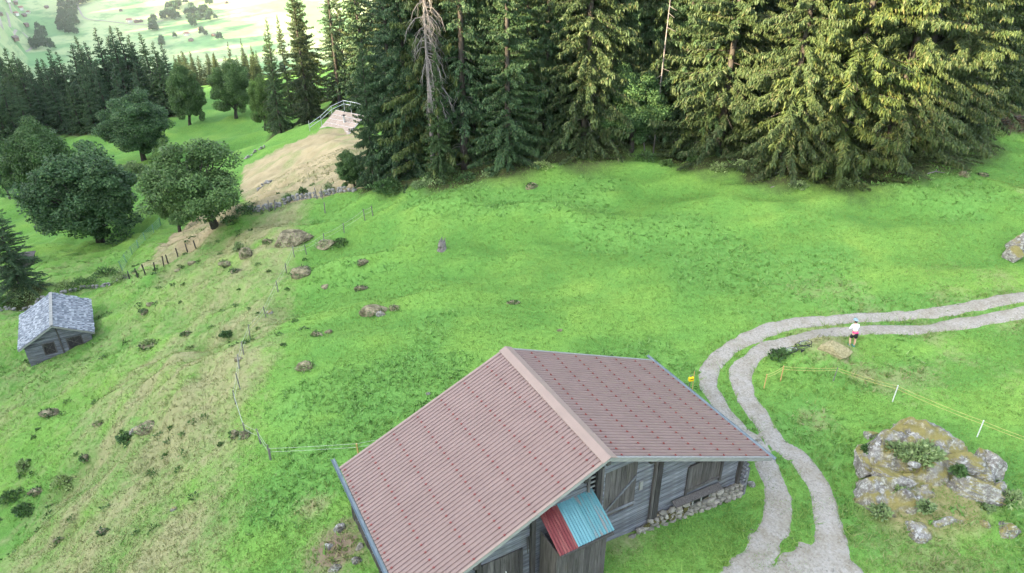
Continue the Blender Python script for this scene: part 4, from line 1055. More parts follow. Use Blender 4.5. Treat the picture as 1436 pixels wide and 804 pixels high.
for i, (px, py, z, sx, sy, sz, rz_) in enumerate((
  (1214,648,1.2,.75,1.1,.8,-.3), (1290,608,1.7,1.4,.6,.5,-.3), (1388,655,1.3,.9,1.0,.8,.4), (1250,672,1.3,1.3,.5,.5,-.4),
  (1358,688,1.2,1.6,.7,.75,-.25), (1395,692,1.0,.75,.6,.65,.3), (1412,745,.6,1.0,.5,.5,.5), (1292,755,.5,.62,.32,.35,0), (1218,706,.6,.55,.6,.4,.4), (1340,650,1.75,1.3,.5,.45,-.3), (1300,690,.95,.7,.5,.4,.2))):
    c = q_at(px, py, z)-base
    o = link('boulder', rock_mesh(40+i, sx, sy, sz, M['rock'], 5 if sx > 1.2 else 4, 18, .17), oc, c); o.rotation_euler = (R.uniform(-.1,.1), R.uniform(-.1,.1), rz_)
bush(q_at(1290, 638, 2.1), 1.15, .75, .65, 1500, .17, 'bushpale', 'green bush growing on top of the large outcrop', seed=5)
for (px, py, z, s_, m_, lb) in ((1255,632,2.0,.5,'bushpale','dry grassy tuft left of the bush on the outcrop'),(1345,662,1.9,.35,'bush','small tuft in the middle of the outcrop'),(1298,712,1.3,.35,'bushpale','bluish tuft on the lower face of the outcrop'),(1418,700,1.2,.55,'bushpale','pale grass tuft at the right end of the outcrop'),(1235,718,.9,.4,'bushpale','grass tuft below the left foot of the outcrop'),(1262,690,1.1,.4,'bushpale','yellowish grass between the ledges at the left of the outcrop'),(1380,712,.9,.4,'bushpale','grass in the hollow at the lower right of the outcrop'),(1325,620,2.0,.35,'bushpale','dry tuft behind the bush on the outcrop'),(1218,632,1.7,.28,'bush','small tuft at the upper left rim of the outcrop')):
    bush(q_at(px, py, z), s_, s_, s_*.8, 350, .16, m_, lb, 'grass_tussock', cat='tussock')
tag(link('boulder', rock_mesh(77, .48, .35, .28, M['rock'], 3), None, gp(1222, 612)), 'small grey boulder by the upper left of the large outcrop', 'boulder')
tag(link('boulder', rock_mesh(79, .34, .22, .16, M['rock'], 3), None, q_at(1283, 651, 2.15)), 'flat grey stone lying in front of the bush on the outcrop', 'boulder')
# loose stones on the track and dark tussocks on the bank
r = np.random.default_rng(5); N = 60000; x = r.uniform(3, 50, N); y = r.uniform(16, 56, N); k = track_f(x, y) > r.uniform(-.15, .35, N); x = x[k][:5000]; y = y[k][:5000]
z = H(x, y)+.05; sz = r.uniform(.015, .05, len(x))*(1+(r.random(len(x)) < .05)); T = []
tv = np.array([[1,0,-.4],[-.5,.87,-.4],[-.5,-.87,-.4],[.1,.1,.7]]); a = r.uniform(0, 6.28, len(x)); ca, sa = np.cos(a), np.sin(a)
vv = np.stack([np.stack([x+sz*(q[0]*ca-q[1]*sa), y+sz*(q[0]*sa+q[1]*ca)*.8, z+sz*q[2]], -1) for q in tv], 1).reshape(-1, 3)
ff_ = (np.arange(len(x))[:,None,None]*4+np.array([[0,1,3],[1,2,3],[2,0,3]])[None]).reshape(-1, 3)
tag(link('track_stones', npmesh('track_stones', vv, ff_, M['stone'])), 'loose stones scattered over the gravel track', 'stones', kind='stuff')
T = []
for k in range(300):
    x = R.uniform(-42, -12); y = R.uniform(24, 70)
    if float(sstep(-11.5, -17, x+.18*(y-35))) < R.random() or fbm(x, y, 5, 3, 70) < .46: continue
    s_ = R.uniform(.12, .38); q = leafball(k, 34, s_, s_*.8, s_*.6, .15); q = q+np.array([x, y, float(H(x, y))]); T.append(q)
T = np.concatenate(T).reshape(-1, 3)
tag(link('heath_tufts', npmesh('heath_tufts', T, np.arange(len(T)).reshape(-1, 4), M['maple2'])), 'dark little heath tufts dotted over the left bank', 'heath', kind='stuff')
# right edge boulder
for i, (px, py, sx, sz, lb) in enumerate(((1436,352,1.5,1.9,'brown lichen boulder cut by the right picture edge above the track'),(1416,362,.6,.65,'grey rock leaning against the boulder at the right edge'))):
    tag(link('boulder', rock_mesh(90+i, sx, .9, sz, M['rock'], 4), None, gp(px, py)+Vector((0,0,.25))), lb, 'boulder')
RK = [ # px, py, half width px, height m, material, label
 (412,338,34,1.1,'turfrock','long overhanging turf topped rock on the upper left slope'),(376,341,10,.55,'turfrock','small dark hummock just left of the long overhanging rock'),
 (346,358,12,.9,'turfrock','turfy rock with a sapling at its left on the crest slope'),(318,372,12,.4,'turfrock','low rocky patch left of the rock with the sapling'),(332,381,9,.35,'turfrock','low brown rock below the low rocky patch'),
 (426,384,19,.9,'turfrock','rounded straw topped rock beside the wire fence'),(456,346,18,.55,'turfrock','long grassy hummock left of the dark juniper'),
 (508,371,11,.35,'turfrock','small hummock above the round hummock in mid pasture'),(508,406,12,.5,'turfrock','round hummock alone in mid pasture'),(456,404,8,.3,'turfrock','faint low hummock right of the wire fence'),
 (524,438,22,.55,'turfrock','broad grassy hummock above the barn ridge'),(533,442,8,.35,'rock','bare pinkish stone at the foot of the broad hummock'),(553,434,10,.4,'turfrock','small brown hummock right of the broad one'),
 (444,471,9,.5,'turfrock','dark round hummock in mid pasture'),(461,467,8,.3,'turfrock','pale flat hummock right of the dark round one'),(430,516,16,.6,'turfrock','grey topped hummock left of the barn roof'),
 (207,487,15,.35,'turfrock','heathery hummock on the bank right of the hut'),(203,440,9,.4,'turfrock','dark hummock on the bank above the heathery one'),(212,428,7,.35,'turfrock','small hummock touching the dark one on the bank'),
 (262,470,10,.3,'turfrock','narrow brown rock on the bank below the crest'),(270,370,8,.3,'turfrock','slim pale rock lying on the crest'),(208,600,20,.45,'turfrock','long rocky rib halfway down the bank'),(190,605,12,.4,'rock','bare stones at the lower end of the rocky rib'),
 (70,580,16,.3,'turfrock','low mossy hump on the lower left slope'),(140,596,10,.3,'turfrock','small dark hump above the rocky rib on the left'),(55,690,16,.4,'turfrock','rough hump among the thistles at the lower left'),(120,643,9,.35,'turfrock','small tan hump above the thistles'),
 (345,612,10,.5,'turfrock','grass covered stone at the bend of the wire fence'),(330,612,9,.6,'turfrock','steep tussock on the outer side of the fence bend'),(335,505,7,.3,'turfrock','small rock under the fallen fence post'),(378,440,6,.3,'rock','pale stone at the foot of a fence post on the crest'),
 (250,380,6,.25,'turfrock','little hump on the crest by the lower fence'),(600,553,5,.2,'rock','tiny pale stone above the barn roof'),(785,465,6,.12,'turfrock','small bare spot in the grass right of the barn ridge'),(720,425,10,.2,'turfrock','faint hummock above the barn roof on the pasture'),
 (1168,492,26,.8,'strawbank','straw topped turf bank with a dark right side beside the walker'),
 (1350,247,11,.5,'turfrock','dark tuft of heath near the right forest edge'),(1377,246,10,.3,'turfrock','low dark heath patch right of the heath tuft'),(745,262,10,.5,'turfrock','little grassy hump below the forest edge'),
 (245,715,7,.25,'rock','pale stone on the bank at the bottom'),(145,748,10,.3,'turfrock','slim dark rock near the bottom left'),(85,760,12,.3,'turfrock','low brown rock at the bottom left'),
 (462,768,10,.3,'rock','pale rock breaking through by the barn corner'),(478,742,12,.35,'rock','grey flat rock left of the barn corner'),(505,770,9,.35,'stone','light stone leaning at the barn corner'),(500,790,9,.35,'rock','bottom stone beside the barn wall'),(470,800,12,.35,'rock','rock at the bottom picture edge left of the barn'),
 (1052,683,7,.35,'rock','grey stone at the right foot of the barn wall'),(1046,670,5,.3,'turfrock','small stone behind the right corner of the barn'),(1063,620,6,.2,'rock','pale stone in the grass strip between the ruts')]
for i, (px, py, hwp, h_, m_, lb) in enumerate(RK):
    p = gp(px, py); d_ = px_of(p)[2]; w_ = hwp/FPX*d_
    tag(link('hummock' if m_ != 'rock' else 'rock', rock_mesh(200+i, w_, w_*.65, h_*.8, M[m_], 3 if hwp < 18 else 4, 7, .12), None, p-Vector((0,0,h_*.08))), lb, 'hummock' if m_ in ('turfrock', 'strawbank') else 'rock')
    if m_ == 'turfrock' and hwp > 8:
        bush(p+Vector((0,-w_*.1,h_*.05)), w_*.95, w_*.7, h_*.75, int(60+150*w_), .14, 'bush' if i % 3 else 'bushpale', 'rough grass clinging to the '+' '.join(lb.split()[:7]), 'grass_tussock', 'rough grass on the hummocks', cat='tussock')
SH = [(478,344,.8,.6,'bush','dark juniper at the right end of the long hummock'),(335,352,.5,.9,'bushpale','small sapling beside the turfy rock on the crest'),(210,484,.8,.45,'bushpale','heather bush on the bank right of the hut'),
 (92,680,.9,.5,'bushpale','purple flowering thistles at the lower left'),(35,660,.45,.9,'bushpale','tall pale shrub with bare red stems at the left'),(18,700,.9,.4,'bush','low thistle patch at the left picture edge'),(35,718,.8,.3,'bush','low weeds below the thistles'),
 (1093,503,.6,.65,'bush','round dark bush beside the bicycle on the turf bank'),(180,618,.7,.45,'bush','fern clump at the end of the rocky rib'),(150,388,1.6,1.2,'bush','bush at the left end of the dry field'),(170,392,1.3,.7,'bushpale','pale bush at the corner of the dry field'),
 (118,402,1.8,.9,'bush','hedge clump above the shingled hut'),(90,405,1.6,.8,'bushpale','pale hedge clump behind the hut roof'),(38,420,1.8,1.3,'bushpale','bright green bush behind the left side of the hut roof'),(15,428,1.6,1.1,'bush','bush at the left picture edge behind the hut'),
 (425,272,.5,.8,'bush','small bush on the dry stone wall'),(462,270,.7,1.2,'bushpale','sapling right of centre on the dry stone wall'),(405,283,.6,.9,'bush','dark bush by the pale end of the dry stone wall'),
 (345,298,1.4,.9,'bush','dark bush on the crest right of the crooked maple'),(325,312,1.1,.8,'bush','bush at the foot of the crooked maple'),(318,470,.5,.25,'bush','low nettle clump on the bank')]
for i, (px, py, r_, z_, m_, lb) in enumerate(SH): bush(gp(px, py), r_, r_*.8, z_, int(500*r_+150), .15, m_, lb, seed=300+i)
# tree stump
p = gp(620, 350); st_ = empty('tree_stump', p, 0, 'small broken grey tree stump standing alone in the upper pasture', 'stump')
MB().tube([(0,0,-.1), (0,0,.3), (.05,0,.62)], [.42,.30,.24], 9).build('stump', M['greytrunk'], st_)
for a in (0, 2, 4): MB().tube([(math.cos(a)*.15, math.sin(a)*.15, .55), (math.cos(a)*.18+.1, math.sin(a)*.18, .9)], [.09, .02], 5).build('splinter', M['greytrunk'], st_)

# ------------------------------------------------------------------ dry stone walls
def wall(pts, n, lb, hh=.55, name='dry_stone_wall'):
    P = resample([ground(*q)[:2] for q in pts], 60); e = empty(name, (P[0][0], P[0][1], float(H(*P[0]))), 0, lb, 'wall'); o0 = e.location.copy()
    big = MB(); SV = []
    seg = np.cumsum([0]+[np.hypot(*(b-a)) for a, b in zip(P[:-1], P[1:])]); L = seg[-1]; s = 0; cnt = 0
    while s < L:
        x = np.interp(s, seg, P[:,0]); y = np.interp(s, seg, P[:,1]); z = float(H(x, y)); wd = R.uniform(.28, .55)
        for lay in range(int(hh/.22)):
            if R.random() < .12*lay: continue
            if cnt < 300:
                o = link('stone', R.choice(FS), e, Vector((x+R.uniform(-.1,.1), y+R.uniform(-.1,.1), z+.05+lay*.2))-o0); o.scale = (wd*.62, wd*.5, .15); o.rotation_euler = (R.uniform(-.3,.3), R.uniform(-.3,.3), R.uniform(0,3)); cnt += 1
            
        s += wd
    return e
FS = []
for i in range(5): q = stone_mesh(20+i, 1); q.materials.append(M['fieldstone']); FS.append(q)
wall([(352,296),(380,294),(410,283),(440,278),(470,273),(500,269)], 0, 'dry stone wall along the crest between the dry rise and the pasture', .7)
wall([(2,436),(60,420),(110,408),(150,402),(178,391)], 0, 'low overgrown stone wall behind the shingled hut', .5)
wall([(345,224),(358,215),(372,208)], 0, 'short stone wall between the dry rise and the far knoll', .6)
wall([(362,268),(368,262),(380,257)], 0, 'grey rocky ledge of stones on the dry rise', .6)

# ------------------------------------------------------------------ fences
def fence(lb, posts, h, pm, rm, prad=.045, rows=(.9, .55), lean=.08, sag=.06, extra=None, rr=.012, cat='fence', name='wire_fence', dead=()):
    G = [gp(*q) for q in posts]; e = empty(name, G[0], 0, lb, cat); tops = []
    for i, g in enumerate(G):
        l = Vector((R.uniform(-lean, lean), R.uniform(-lean, lean), 1)); hh = h*R.uniform(.88, 1.1)
        m = MB(); m.tube([g-e.location+l*-.15, g-e.location+l*hh], prad, 6); o = m.build('post', pm if not isinstance(pm, list) else pm[i], e); tops.append((g, l, hh))
    if extra: G2 = [gp(*q) for q in extra]
    for r_ in rows:
        Q = [g+l*hh*r_-e.location for g, l, hh in tops]
        if extra: Q += [g+Vector((0,0,h*r_))-e.location for g in G2]
        for a, b in zip(Q[:-1], Q[1:]):
            k = [a.lerp(b, t)-Vector((0,0,4*sag*t*(1-t))) for t in (0,.25,.5,.75,1)]; MB().tube(k, rr, 4, False).build('wire', rm, e)
    return e
fence('electric fence of thin grey posts and pale tape along the top of the left bank', [(523,305),(512,311),(483,329),(455,345),(430,358),(413,362),(402,384),(390,410),(373,446),(351,474),(342,498),(336,518),(337,546),(331,568),(345,612),(366,625),(379,645)], 1.0, M['post'], M['tape'], .035, rr=.008)
fence('two pale tapes running from the bank to the barn', [(380,646),(503,640)], .7, [M['post'], M['orange']], M['tape'], .04, rows=(1.0, .7), extra=[(560,628)], rr=.009, sag=.02)
fence('yellow rope fence on wooden and white posts above the outcrop', [(1071,546),(1094,536),(1168,536),(1251,565),(1370,613)], .95, [M['orange'], M['orange'], M['post'], M['white'], M['white']], M['rope'], .026, rows=(.95, .78), extra=[(1475,652)], rr=.011, lean=.05)
fence('row of dark short posts along the lower edge of the dry field', [(275,350),(263,354),(250,361),(236,370),(230,374),(218,381),(204,386),(194,391),(182,392)], .95, M['wooddark'], M['post'], .06, rows=(.8,), rr=.01)
nf = fence('pale green netting fence between the dry field and the lower meadow', [(226,318),(216,327),(204,338),(194,348),(186,358),(178,370),(172,380)], 1.1, M['net'], M['net'], .05, rows=(.98,.8,.62,.44,.26,.1), rr=.018, sag=.02)
fence('grey wooden posts standing before the dry stone wall', [(378,298),(386,296),(445,281),(452,280),(456,300)], 1.1, M['greytrunk'], M['post'], .05, rows=(.7,), rr=.008)
# yellow fence energiser on a stake behind the barn
p = gp(964, 560); e = empty('fence_energiser', p+Vector((0,0,.1)), .3, 'yellow fence energiser box on a stake behind the barn roof', 'fence box')
MB().tube([(0,0,-.2),(0,0,1.35)], .03, 6).build('stake', M['post'], e); MB().box((0,-.06,1.15), (.26,.13,.2)).build('box', M['yellow'], e); MB().tube([(.25,.05,-.1),(.2,.05,1.5)], .02, 5).build('stake', M['orange'], e); MB().box((0,-.13,1.18), (.15,.01,.04)).build('badge', M['wooddark'], e)

# brush pile at the right forest corner
p = gp(1418, 182); e = empty('brush_pile', p, 0, 'brown heap of cut brushwood at the right forest corner', 'brush pile')
for k in range(70):
    a = R.uniform(0, 6.28); r_ = R.uniform(0, 1.8); c = Vector((math.cos(a)*r_, math.sin(a)*r_*.6, .15+.9*(1-r_/2))); d_ = Vector((R.gauss(0,1), R.gauss(0,1), R.gauss(0,.3))).normalized()*R.uniform(.4, 1.1)
    MB().tube([c-d_, c+d_*.2+Vector((0,0,.1)), c+d_], [.05, .04, .015], 4, False).build('stick', M['soil'] if k % 3 else M['trunk'], e)
# fallen branches in the pasture edge
for i, (px, py, lb) in enumerate(((1300,245,'pale fallen branch below the right end of the giant spruces'),(1080,268,'pale fallen branch at the foot of the leftmost giant spruce'))):
    p = gp(px, py); W = MB(); W.tube([(0,0,.05),(.7,.2,.15),(1.4,.1,.08)], [.05,.04,.02], 5); W.tube([(.7,.2,.15),(1.0,.6,.25)], [.03,.01], 4); tag(W.build('fallen_branch', M['greytrunk'], loc=p), lb, 'branch')

# ------------------------------------------------------------------ cyclist and bicycle
SK = m_plain('skin', (.50,.30,.22), (.55,.34,.25), 6, .6, 0); JW = m_plain('white_jersey_cloth', (.74,.76,.80), (.82,.82,.84), 4, .8, 0)
SHK = m_plain('black_lycra', (.012,.012,.016), (.025,.025,.03), 4, .6, 0); PK = m_plain('pink_band_cloth', (.70,.03,.20), (.75,.05,.24), 4, .7, 0)
HLM = m_plain('helmet_shell', (.05,.14,.19), (.35,.48,.52), 9, .35, 0); BLK = m_plain('black_rubber', (.012,.012,.012), (.03,.03,.03), 5, .6, 0); SHO = m_plain('teal_shoe', (.03,.2,.2), (.06,.3,.28), 5, .6, 0)
def skin_obj(name, chains, mat, parent, sub=1):
    """chains: list of (start index or None, [(x,y,z,r), ...]); one continuous skinned surface"""
    V = []; Ed = []; Rd = []
    for st, pts in chains:
        prev = st
        for (x, y, z, r_) in pts:
            V.append((x, y, z)); Rd.append(r_); k = len(V)-1
            if prev is not None: Ed.append((prev, k))
            prev = k
    me = bpy.data.meshes.new(name); me.from_pydata(V, Ed, []); o = link(name, me, parent); me.materials.append(mat)
    md = o.modifiers.new('skin', 'SKIN'); md.use_smooth_shade = True
    for i, r_ in enumerate(Rd):
        sv = me.skin_vertices[0].data[i]; sv.radius = (r_, r_); sv.use_root = (i == 0)
    o.modifiers.new('sub', 'SUBSURF').levels = sub; o.modifiers['sub'].render_levels = sub; return o
p = gp(1194, 487); pe = empty('person', p, .12, 'person in a white cycling jersey and black shorts standing by the track, head bowed', 'person'); pe.scale = (.94,)*3
# seen from behind, slightly bent forward, forearms drawn together in front of the chest
ch_ = [(None, [(0,0,.93,.125)]), (0, [(0,.02,1.08,.115), (0,.09,1.26,.135), (0,.17,1.42,.12), (0,.20,1.50,.055), (.01,.25,1.57,.055), (.02,.30,1.64,.085), (.02,.34,1.72,.08)]),]
# indices: 0 pelvis,1 waist,2 chest,3 upper chest,4 neck,5 neck,6 head,7 head top
ch_ += [(3, [(.17,.17,1.41,.06), (.27,.20,1.20,.045), (.17,.38,1.10,.034), (.12,.44,1.11,.022)])]          # 8..11
ch_ += [(3, [(-.17,.17,1.41,.06), (-.28,.18,1.20,.045), (-.14,.38,1.12,.034), (-.06,.44,1.12,.022)])]       # 12..15
ch_ += [(0, [(.10,0,.86,.095), (.12,.03,.50,.06), (.12,-.02,.30,.055), (.12,0,.09,.035), (.12,.09,.035,.035), (.12,.17,.03,.025)])]
ch_ += [(0, [(-.10,.02,.86,.095), (-.13,.14,.52,.06), (-.13,.08,.30,.055), (-.12,.05,.09,.035), (-.12,.14,.035,.035), (-.12,.22,.03,.025)])]
for hi, s_ in ((11, 1), (15, -1)):
    bx = (.12 if s_ > 0 else -.06)
    for f in range(4): ch_.append((hi, [(bx-s_*.03*f/3+s_*.01, .475, 1.125-.012*f, .010), (bx-s_*.03*f/3-s_*.02, .51-.004*f, 1.12-.016*f, .008)]))
    ch_.append((hi, [(bx-s_*.03, .45, 1.14, .010), (bx-s_*.045, .475, 1.145, .008)]))
skin_obj('body', ch_, SK, pe, 1)
skin_obj('jersey', [(None, [(0,.01,1.02,.135)]), (0, [(0,.09,1.24,.158), (0,.165,1.40,.14), (0,.19,1.485,.07)]), (2, [(.18,.17,1.41,.078), (.275,.20,1.22,.062), (.225,.29,1.15,.052)]), (2, [(-.18,.17,1.41,.078), (-.285,.18,1.22,.062), (-.215,.28,1.16,.052)])], JW, pe)
skin_obj('shorts', [(None, [(0,0,.93,.158)]), (0, [(0,.01,1.0,.15)]), (0, [(.105,0,.84,.128), (.12,.02,.56,.098)]), (0, [(-.105,.03,.84,.128), (-.13,.11,.57,.098)])], SHK, pe)
m = MB(); m.tube([(0,-.0,.985), (0,.015,1.05)], [.172, .168], 14); o = m.build('waist_band', PK, pe, True)
for s_, y_ in ((1, 0), (-1, .05)):
    m = MB(); m.tube([(s_*.12, y_-.05, .045), (s_*.12, y_+.06, .05), (s_*.12, y_+.2, .035)], [.05, .052, .03], 8); m.build('shoe', SHO, pe, True)
m = MB(); n_ = 10; V = []
for i in range(5):
    a = i/4*math.pi/2; rr_ = .135*math.cos(a)
    for k in range(n_): V.append((.02+rr_*math.cos(k*2*math.pi/n_), .315+1.15*rr_*math.sin(k*2*math.pi/n_), 1.69+.13*math.sin(a)))
m.add(V, [(i*n_+k, i*n_+(k+1) % n_, (i+1)*n_+(k+1) % n_, (i+1)*n_+k) for i in range(4) for k in range(n_)]); hel = m.build('helmet', HLM, pe, True)
m = MB()
for x in (-.06, -.0, .06): m.box((.02+x, .32, 1.795-abs(x)*.3), (.022, .2, .03))
for i_, x in enumerate((-.06, 0, .06)): MB().box((.02+x, .32, 1.80-abs(x)*.35), (.022, .18, .03)).build('helmet_vent', BLK, pe)
m = MB(); m.tube([(.0,.20,1.56), (.015,.235,1.64), (.02,.27,1.70)], [.07, .088, .09], 9); m.build('hair', m_plain('dark_hair', (.02,.015,.012), (.05,.035,.03), 6, .7, 0), pe, True)
for x in (-.065, .105): MB().box((x, .30, 1.64), (.02, .035, .06)).build('ear', SK, pe)
m = MB(); m.tube([(.02,.405,1.63), (.02,.435,1.61)], [.02, .014], 5); m.build('nose', SK, pe)
for x in (-.015, .055): MB().box((x, .395, 1.655), (.022, .012, .012)).build('eye', BLK, pe)
MB().box((.02, .398, 1.59), (.045, .012, .01)).build('mouth', PK, pe)
MB().box((.04, .53, 1.13), (.075, .012, .14), M=Matrix.Rotation(-.6, 3, 'X')).build('phone', BLK, pe)

p = gp(1112, 487); bk = empty('bicycle', p+Vector((0,0,.12)), 0, 'dark bicycle lying on its side on the turf bank by the track', 'bicycle')
bk.rotation_euler = (math.radians(72), math.radians(-6), math.radians(28)); FR = m_plain('dark_frame_paint', (.02,.02,.03), (.05,.05,.07), 4, .35, 0)
def ring(r_, t_, n=24, m=6):
    V = []; 
    for i in range(n):
        a = 2*math.pi*i/n
        for k in range(m):
            b = 2*math.pi*k/m; V.append(((r_+t_*math.cos(b))*math.cos(a), t_*math.sin(b), (r_+t_*math.cos(b))*math.sin(a)))
    return V, [(i*m+k, ((i+1) % n)*m+k, ((i+1) % n)*m+(k+1) % m, i*m+(k+1) % m) for i in range(n) for k in range(m)]
for cx in (-.52, .55):
    wh = empty('wheel', (cx, 0, .35)); wh.parent = bk
    MB().add(*ring(.335, .028)).build('tyre', BLK, wh, True); MB().add(*ring(.305, .014)).build('rim', M['steel'], wh, True)
    sp = MB()
    for k in range(14):
        a = k*2*math.pi/14; sp.tube([(0, .02, 0), (.3*math.cos(a), 0, .3*math.sin(a))], .003, 3, False)
    o = sp.build('spokes', M['steel'], wh); o['kind'] = 'stuff'
    MB().tube([(0,-.05,0),(0,.05,0)], .02, 6).build('hub', M['steel'], wh)
m = MB(); bb = (-.08,0,.30); hd_ = (.36,0,.86); st2 = (-.22,0,.80)
for a, b, r_ in ((bb, (.39,0,.74), .024), ((-.2,0,.74), hd_, .02), (bb, st2, .018), (bb, (-.52,.05,.35), .011), (bb, (-.52,-.05,.35), .011), ((-.2,0,.74), (-.52,.05,.35), .010), ((-.2,0,.74), (-.52,-.05,.35), .010), (hd_, (.40,0,.70), .024)): m.tube([a, b], r_, 6)
m.build('frame', FR, bk, True)
m = MB(); m.tube([(.40,0,.70), (.43,.055,.6), (.55,.055,.35)], .014, 5); m.tube([(.43,-.055,.6), (.55,-.055,.35)], .014, 5); m.build('fork', FR, bk)
m = MB(); m.tube([(.34,0,.88),(.38,0,.95),(.38,-.34,.98)], .013, 5); m.tube([(.38,0,.95),(.38,.34,.98)], .013, 5); hb = m.build('handlebar', BLK, bk)
for s_ in (-1, 1): MB().tube([(.38,s_*.24,.975),(.37,s_*.37,.98)], .02, 6).build('grip', BLK, hb)
m = MB(); m.poly([(-.38,-.07,.90),(-.38,.07,.90),(-.2,.03,.90),(-.1,.015,.90),(-.1,-.015,.90),(-.2,-.03,.90)], .035, (0,0,1)); m.tube([st2, (-.24,0,.9)], .014, 5); m.build('saddle', BLK, bk)
m = MB(); m.tube([(-.08,-.06,.30),(-.08,.06,.30)], .06, 8); m.tube([(-.08,.06,.30),(0,.08,.18)], .012, 4); m.build('crank', BLK, bk)
for s_, q in ((1, (0,.1,.17)), (-1, (-.16,-.1,.43))): MB().box(q, (.08,.06,.02)).build('pedal', BLK, bk)

# ------------------------------------------------------------------ far side of the valley
def far_pt(px, py): return gp(px, py, 700.0)
def farhouse(px, py, w_, roofc, lb, rz):
    p = far_pt(px, py); e = empty('farmhouse', p, rz, lb, 'house', None); h_ = w_*.45
    MB().box((0,0,h_/2-1), (w_, w_*.8, h_+2)).build('wall', FW[roofc % 2], e)
    m = MB(); o_ = w_*.6; m.add([(-o_,-w_*.5,h_),(o_,-w_*.5,h_),(o_,w_*.5,h_),(-o_,w_*.5,h_),(-o_*0,-w_*.5,h_+w_*.32),(0,w_*.5,h_+w_*.32)], [(0,4,5,3),(4,1,2,5),(0,1,4),(2,3,5),(0,3,2,1)]); m.build('roof', FRm[roofc], e)
    for k in (-.25, .25): MB().box((w_*k, -w_*.41, h_*.55), (w_*.12, .2, h_*.25)).build('window', M['glass_dark'], e)
FW = [m_plain('far_white_wall', (.5,.48,.44), (.6,.58,.54), .2, .9, 0), m_plain('far_brown_wall', (.12,.08,.06), (.2,.14,.1), .2, .9, 0)]
FRm = [m_plain('far_red_roof', (.22,.10,.08), (.28,.14,.11), .2, .8, 0), m_plain('far_brown_roof', (.12,.09,.08), (.17,.13,.11), .2, .8, 0)]
HS = [(12,8,13,0),(22,7,11,1),(30,16,13,0),(24,26,12,0),(34,24,12,1),(40,19,10,0),(38,40,11,1),(23,62,14,1),(3,28,10,1),(66,13,10,1),(182,32,14,0),(192,33,11,1),(198,31,9,1),(262,50,12,0),(282,43,12,1),(268,58,10,1),(300,52,9,1),(170,17,9,1),(318,6,9,1),(250,10,10,0)]
WHERE = ['at the top left corner of the picture','in the top left hamlet beside the corner house','with a red roof in the middle of the top left hamlet','in the lower row of the top left hamlet','beside another in the lower row of the hamlet','at the right end of the top left hamlet','alone below the top left hamlet','alone lowest on the left valley side','cut by the left picture edge across the valley','between the hamlet and the left tree belt','with white walls in the centre of the valley side','just right of the white walled house','smallest of the three in the valley centre','left of the two above the right spruce tips','above the right spruce tips beside a lone tree','lowest above the far spruce tips','rightmost above the far spruce tips','small barn above the central houses','high on the bleached slope at the right','at the top edge between the tree belts']
for (px, py, w_, c), wh_ in zip(HS, WHERE): farhouse(px, py, w_, c, 'tiny far house '+wh_, R.uniform(-.8, .8))
fq = []
for i in range(3):
    Q = leafball(500+i, 420, 1, 1, 1.5, .42).reshape(-1, 3); Q[:,2] += .9; fq.append(npmesh('crown', Q, np.arange(len(Q)).reshape(-1, 4), M['farleaf']))
TG = [('left tree belt on the far valley side', (84,0,110,50), 60), ('dark copse below the left tree belt', (52,42,68,66), 16), ('trees at the top of the far slope left of centre', (110,0,128,8), 8),
      ('scattered group in the middle of the far slope', (228,8,252,30), 22), ('narrow belt right of the scattered group', (262,0,275,40), 20), ('grove beside the narrow belt', (276,8,296,32), 14), ('single trees on the far meadows', (200,0,310,66), 14), ('orchard trees above the left forest', (40,60,75,75), 10), ('trees at the grove edge in shade', (212,34,222,50), 7)]
for lb, (x0, y0, x1, y1), n in TG:
    for k in range(n):
        px = R.uniform(x0, x1); py = R.uniform(y0, y1); p = far_pt(px, py); s_ = R.uniform(6, 12)
        o = link('far_tree', R.choice(fq), None, p-Vector((0,0,1))); o.scale = (s_*.75, s_*.75, s_); tag(o, 'small round tree in the '+lb if not lb.startswith('single') else 'single small round tree on the far meadows', 'tree', lb)
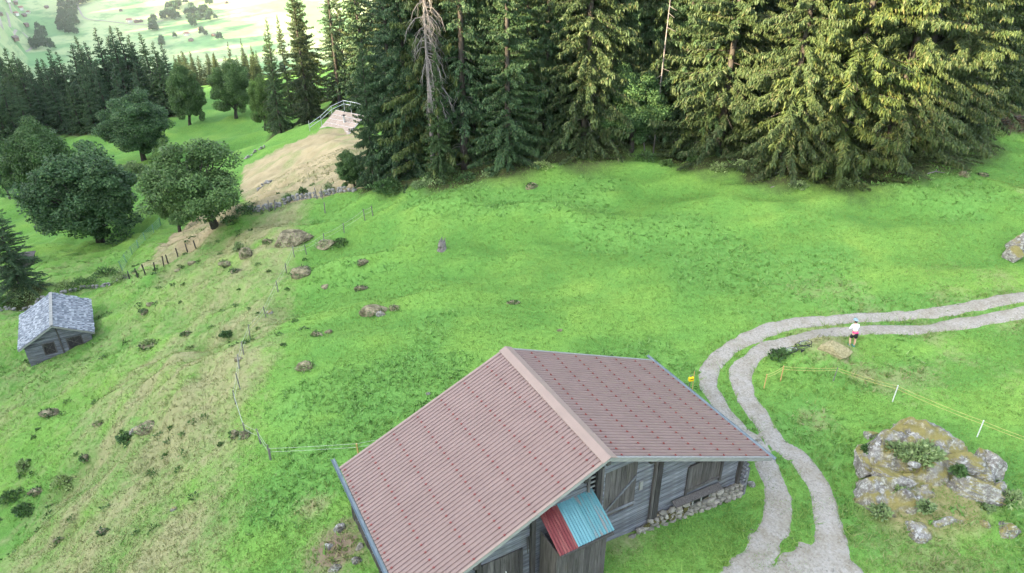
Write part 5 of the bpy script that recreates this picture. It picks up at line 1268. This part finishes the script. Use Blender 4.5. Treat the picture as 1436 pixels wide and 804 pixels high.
# farm lanes over there
def lane(pts, wd, name='valley_lane'):
    P = [far_pt(*q) for q in pts]; V = []; F = []
    C = resample([(q.x, q.y) for q in P], 60)
    for i, c in enumerate(C):
        d = C[min(i+1, 59)]-C[max(i-1, 0)]; d = d/(np.hypot(*d)+1e-9); n2 = np.array([-d[1], d[0]])*wd/2
        for s_ in (-1, 1): q = c+n2*s_; V.append((q[0], q[1], float(H(*q))+1.2))
    F = [(2*i, 2*i+1, 2*i+3, 2*i+2) for i in range(59)]; tag(link(name, npmesh(name, V, F, M['gravel'])), kind='structure')
lane([(0,20),(15,12),(22,3),(40,0)], 4); lane([(30,68),(45,66),(42,58),(20,50),(0,56)], 4); lane([(105,2),(112,16),(120,27),(140,30),(200,36),(230,30)], 4)

# ------------------------------------------------------------------ wooded mountain flank behind the viewpoint (it shades the pasture)
r = np.random.default_rng(99); N = 2600; s = -150+r.normal(0, 9, N); v = r.uniform(-180, 300, N)
x = s*.85/(.85**2+.527**2)-v*.527; y = s*.527+v*.85; x = s*.85-v*.527
z = H(x, y); hh = r.uniform(5, 11, N); rad = hh*.2
T = []
for k in range(3):
    zb = z+hh*(.05+.28*k); zt = z+hh*(.52+.24*k); rk = rad*(1-.27*k); 
    for j in range(5):
        a0 = j*1.2566+k; a1 = a0+1.2566
        T.append(np.stack([np.stack([x+rk*np.cos(a0), y+rk*np.sin(a0), zb], -1), np.stack([x+rk*np.cos(a1), y+rk*np.sin(a1), zb], -1), np.stack([x, y, zt], -1)], 1))
T = np.concatenate(T).reshape(-1, 3)
tag(link('ridge_forest', npmesh('ridge_forest', T, np.arange(len(T)).reshape(-1, 3), M['spruce'])), 'spruce forest on the mountain flank behind the viewpoint', 'forest', kind='stuff')

# ------------------------------------------------------------------ valley air
hz = bpy.data.materials.new('valley_air'); hz.use_nodes = True; t = hz.node_tree; t.nodes.clear()
pv = t.nodes.new('ShaderNodeVolumePrincipled'); pv.inputs['Density'].default_value = .00004; pv.inputs['Color'].default_value = (.85,.93,1,1); pv.inputs['Anisotropy'].default_value = .2
oo = t.nodes.new('ShaderNodeOutputMaterial'); t.links.new(pv.outputs[0], oo.inputs['Volume'])
zlo = float(ZZ.min())-2; zhi = float(ZZ.max())+40
tag(MB().box((0, 4500, (zlo+zhi)/2), (15000, 12000, zhi-zlo)).build('haze', hz), kind='stuff')
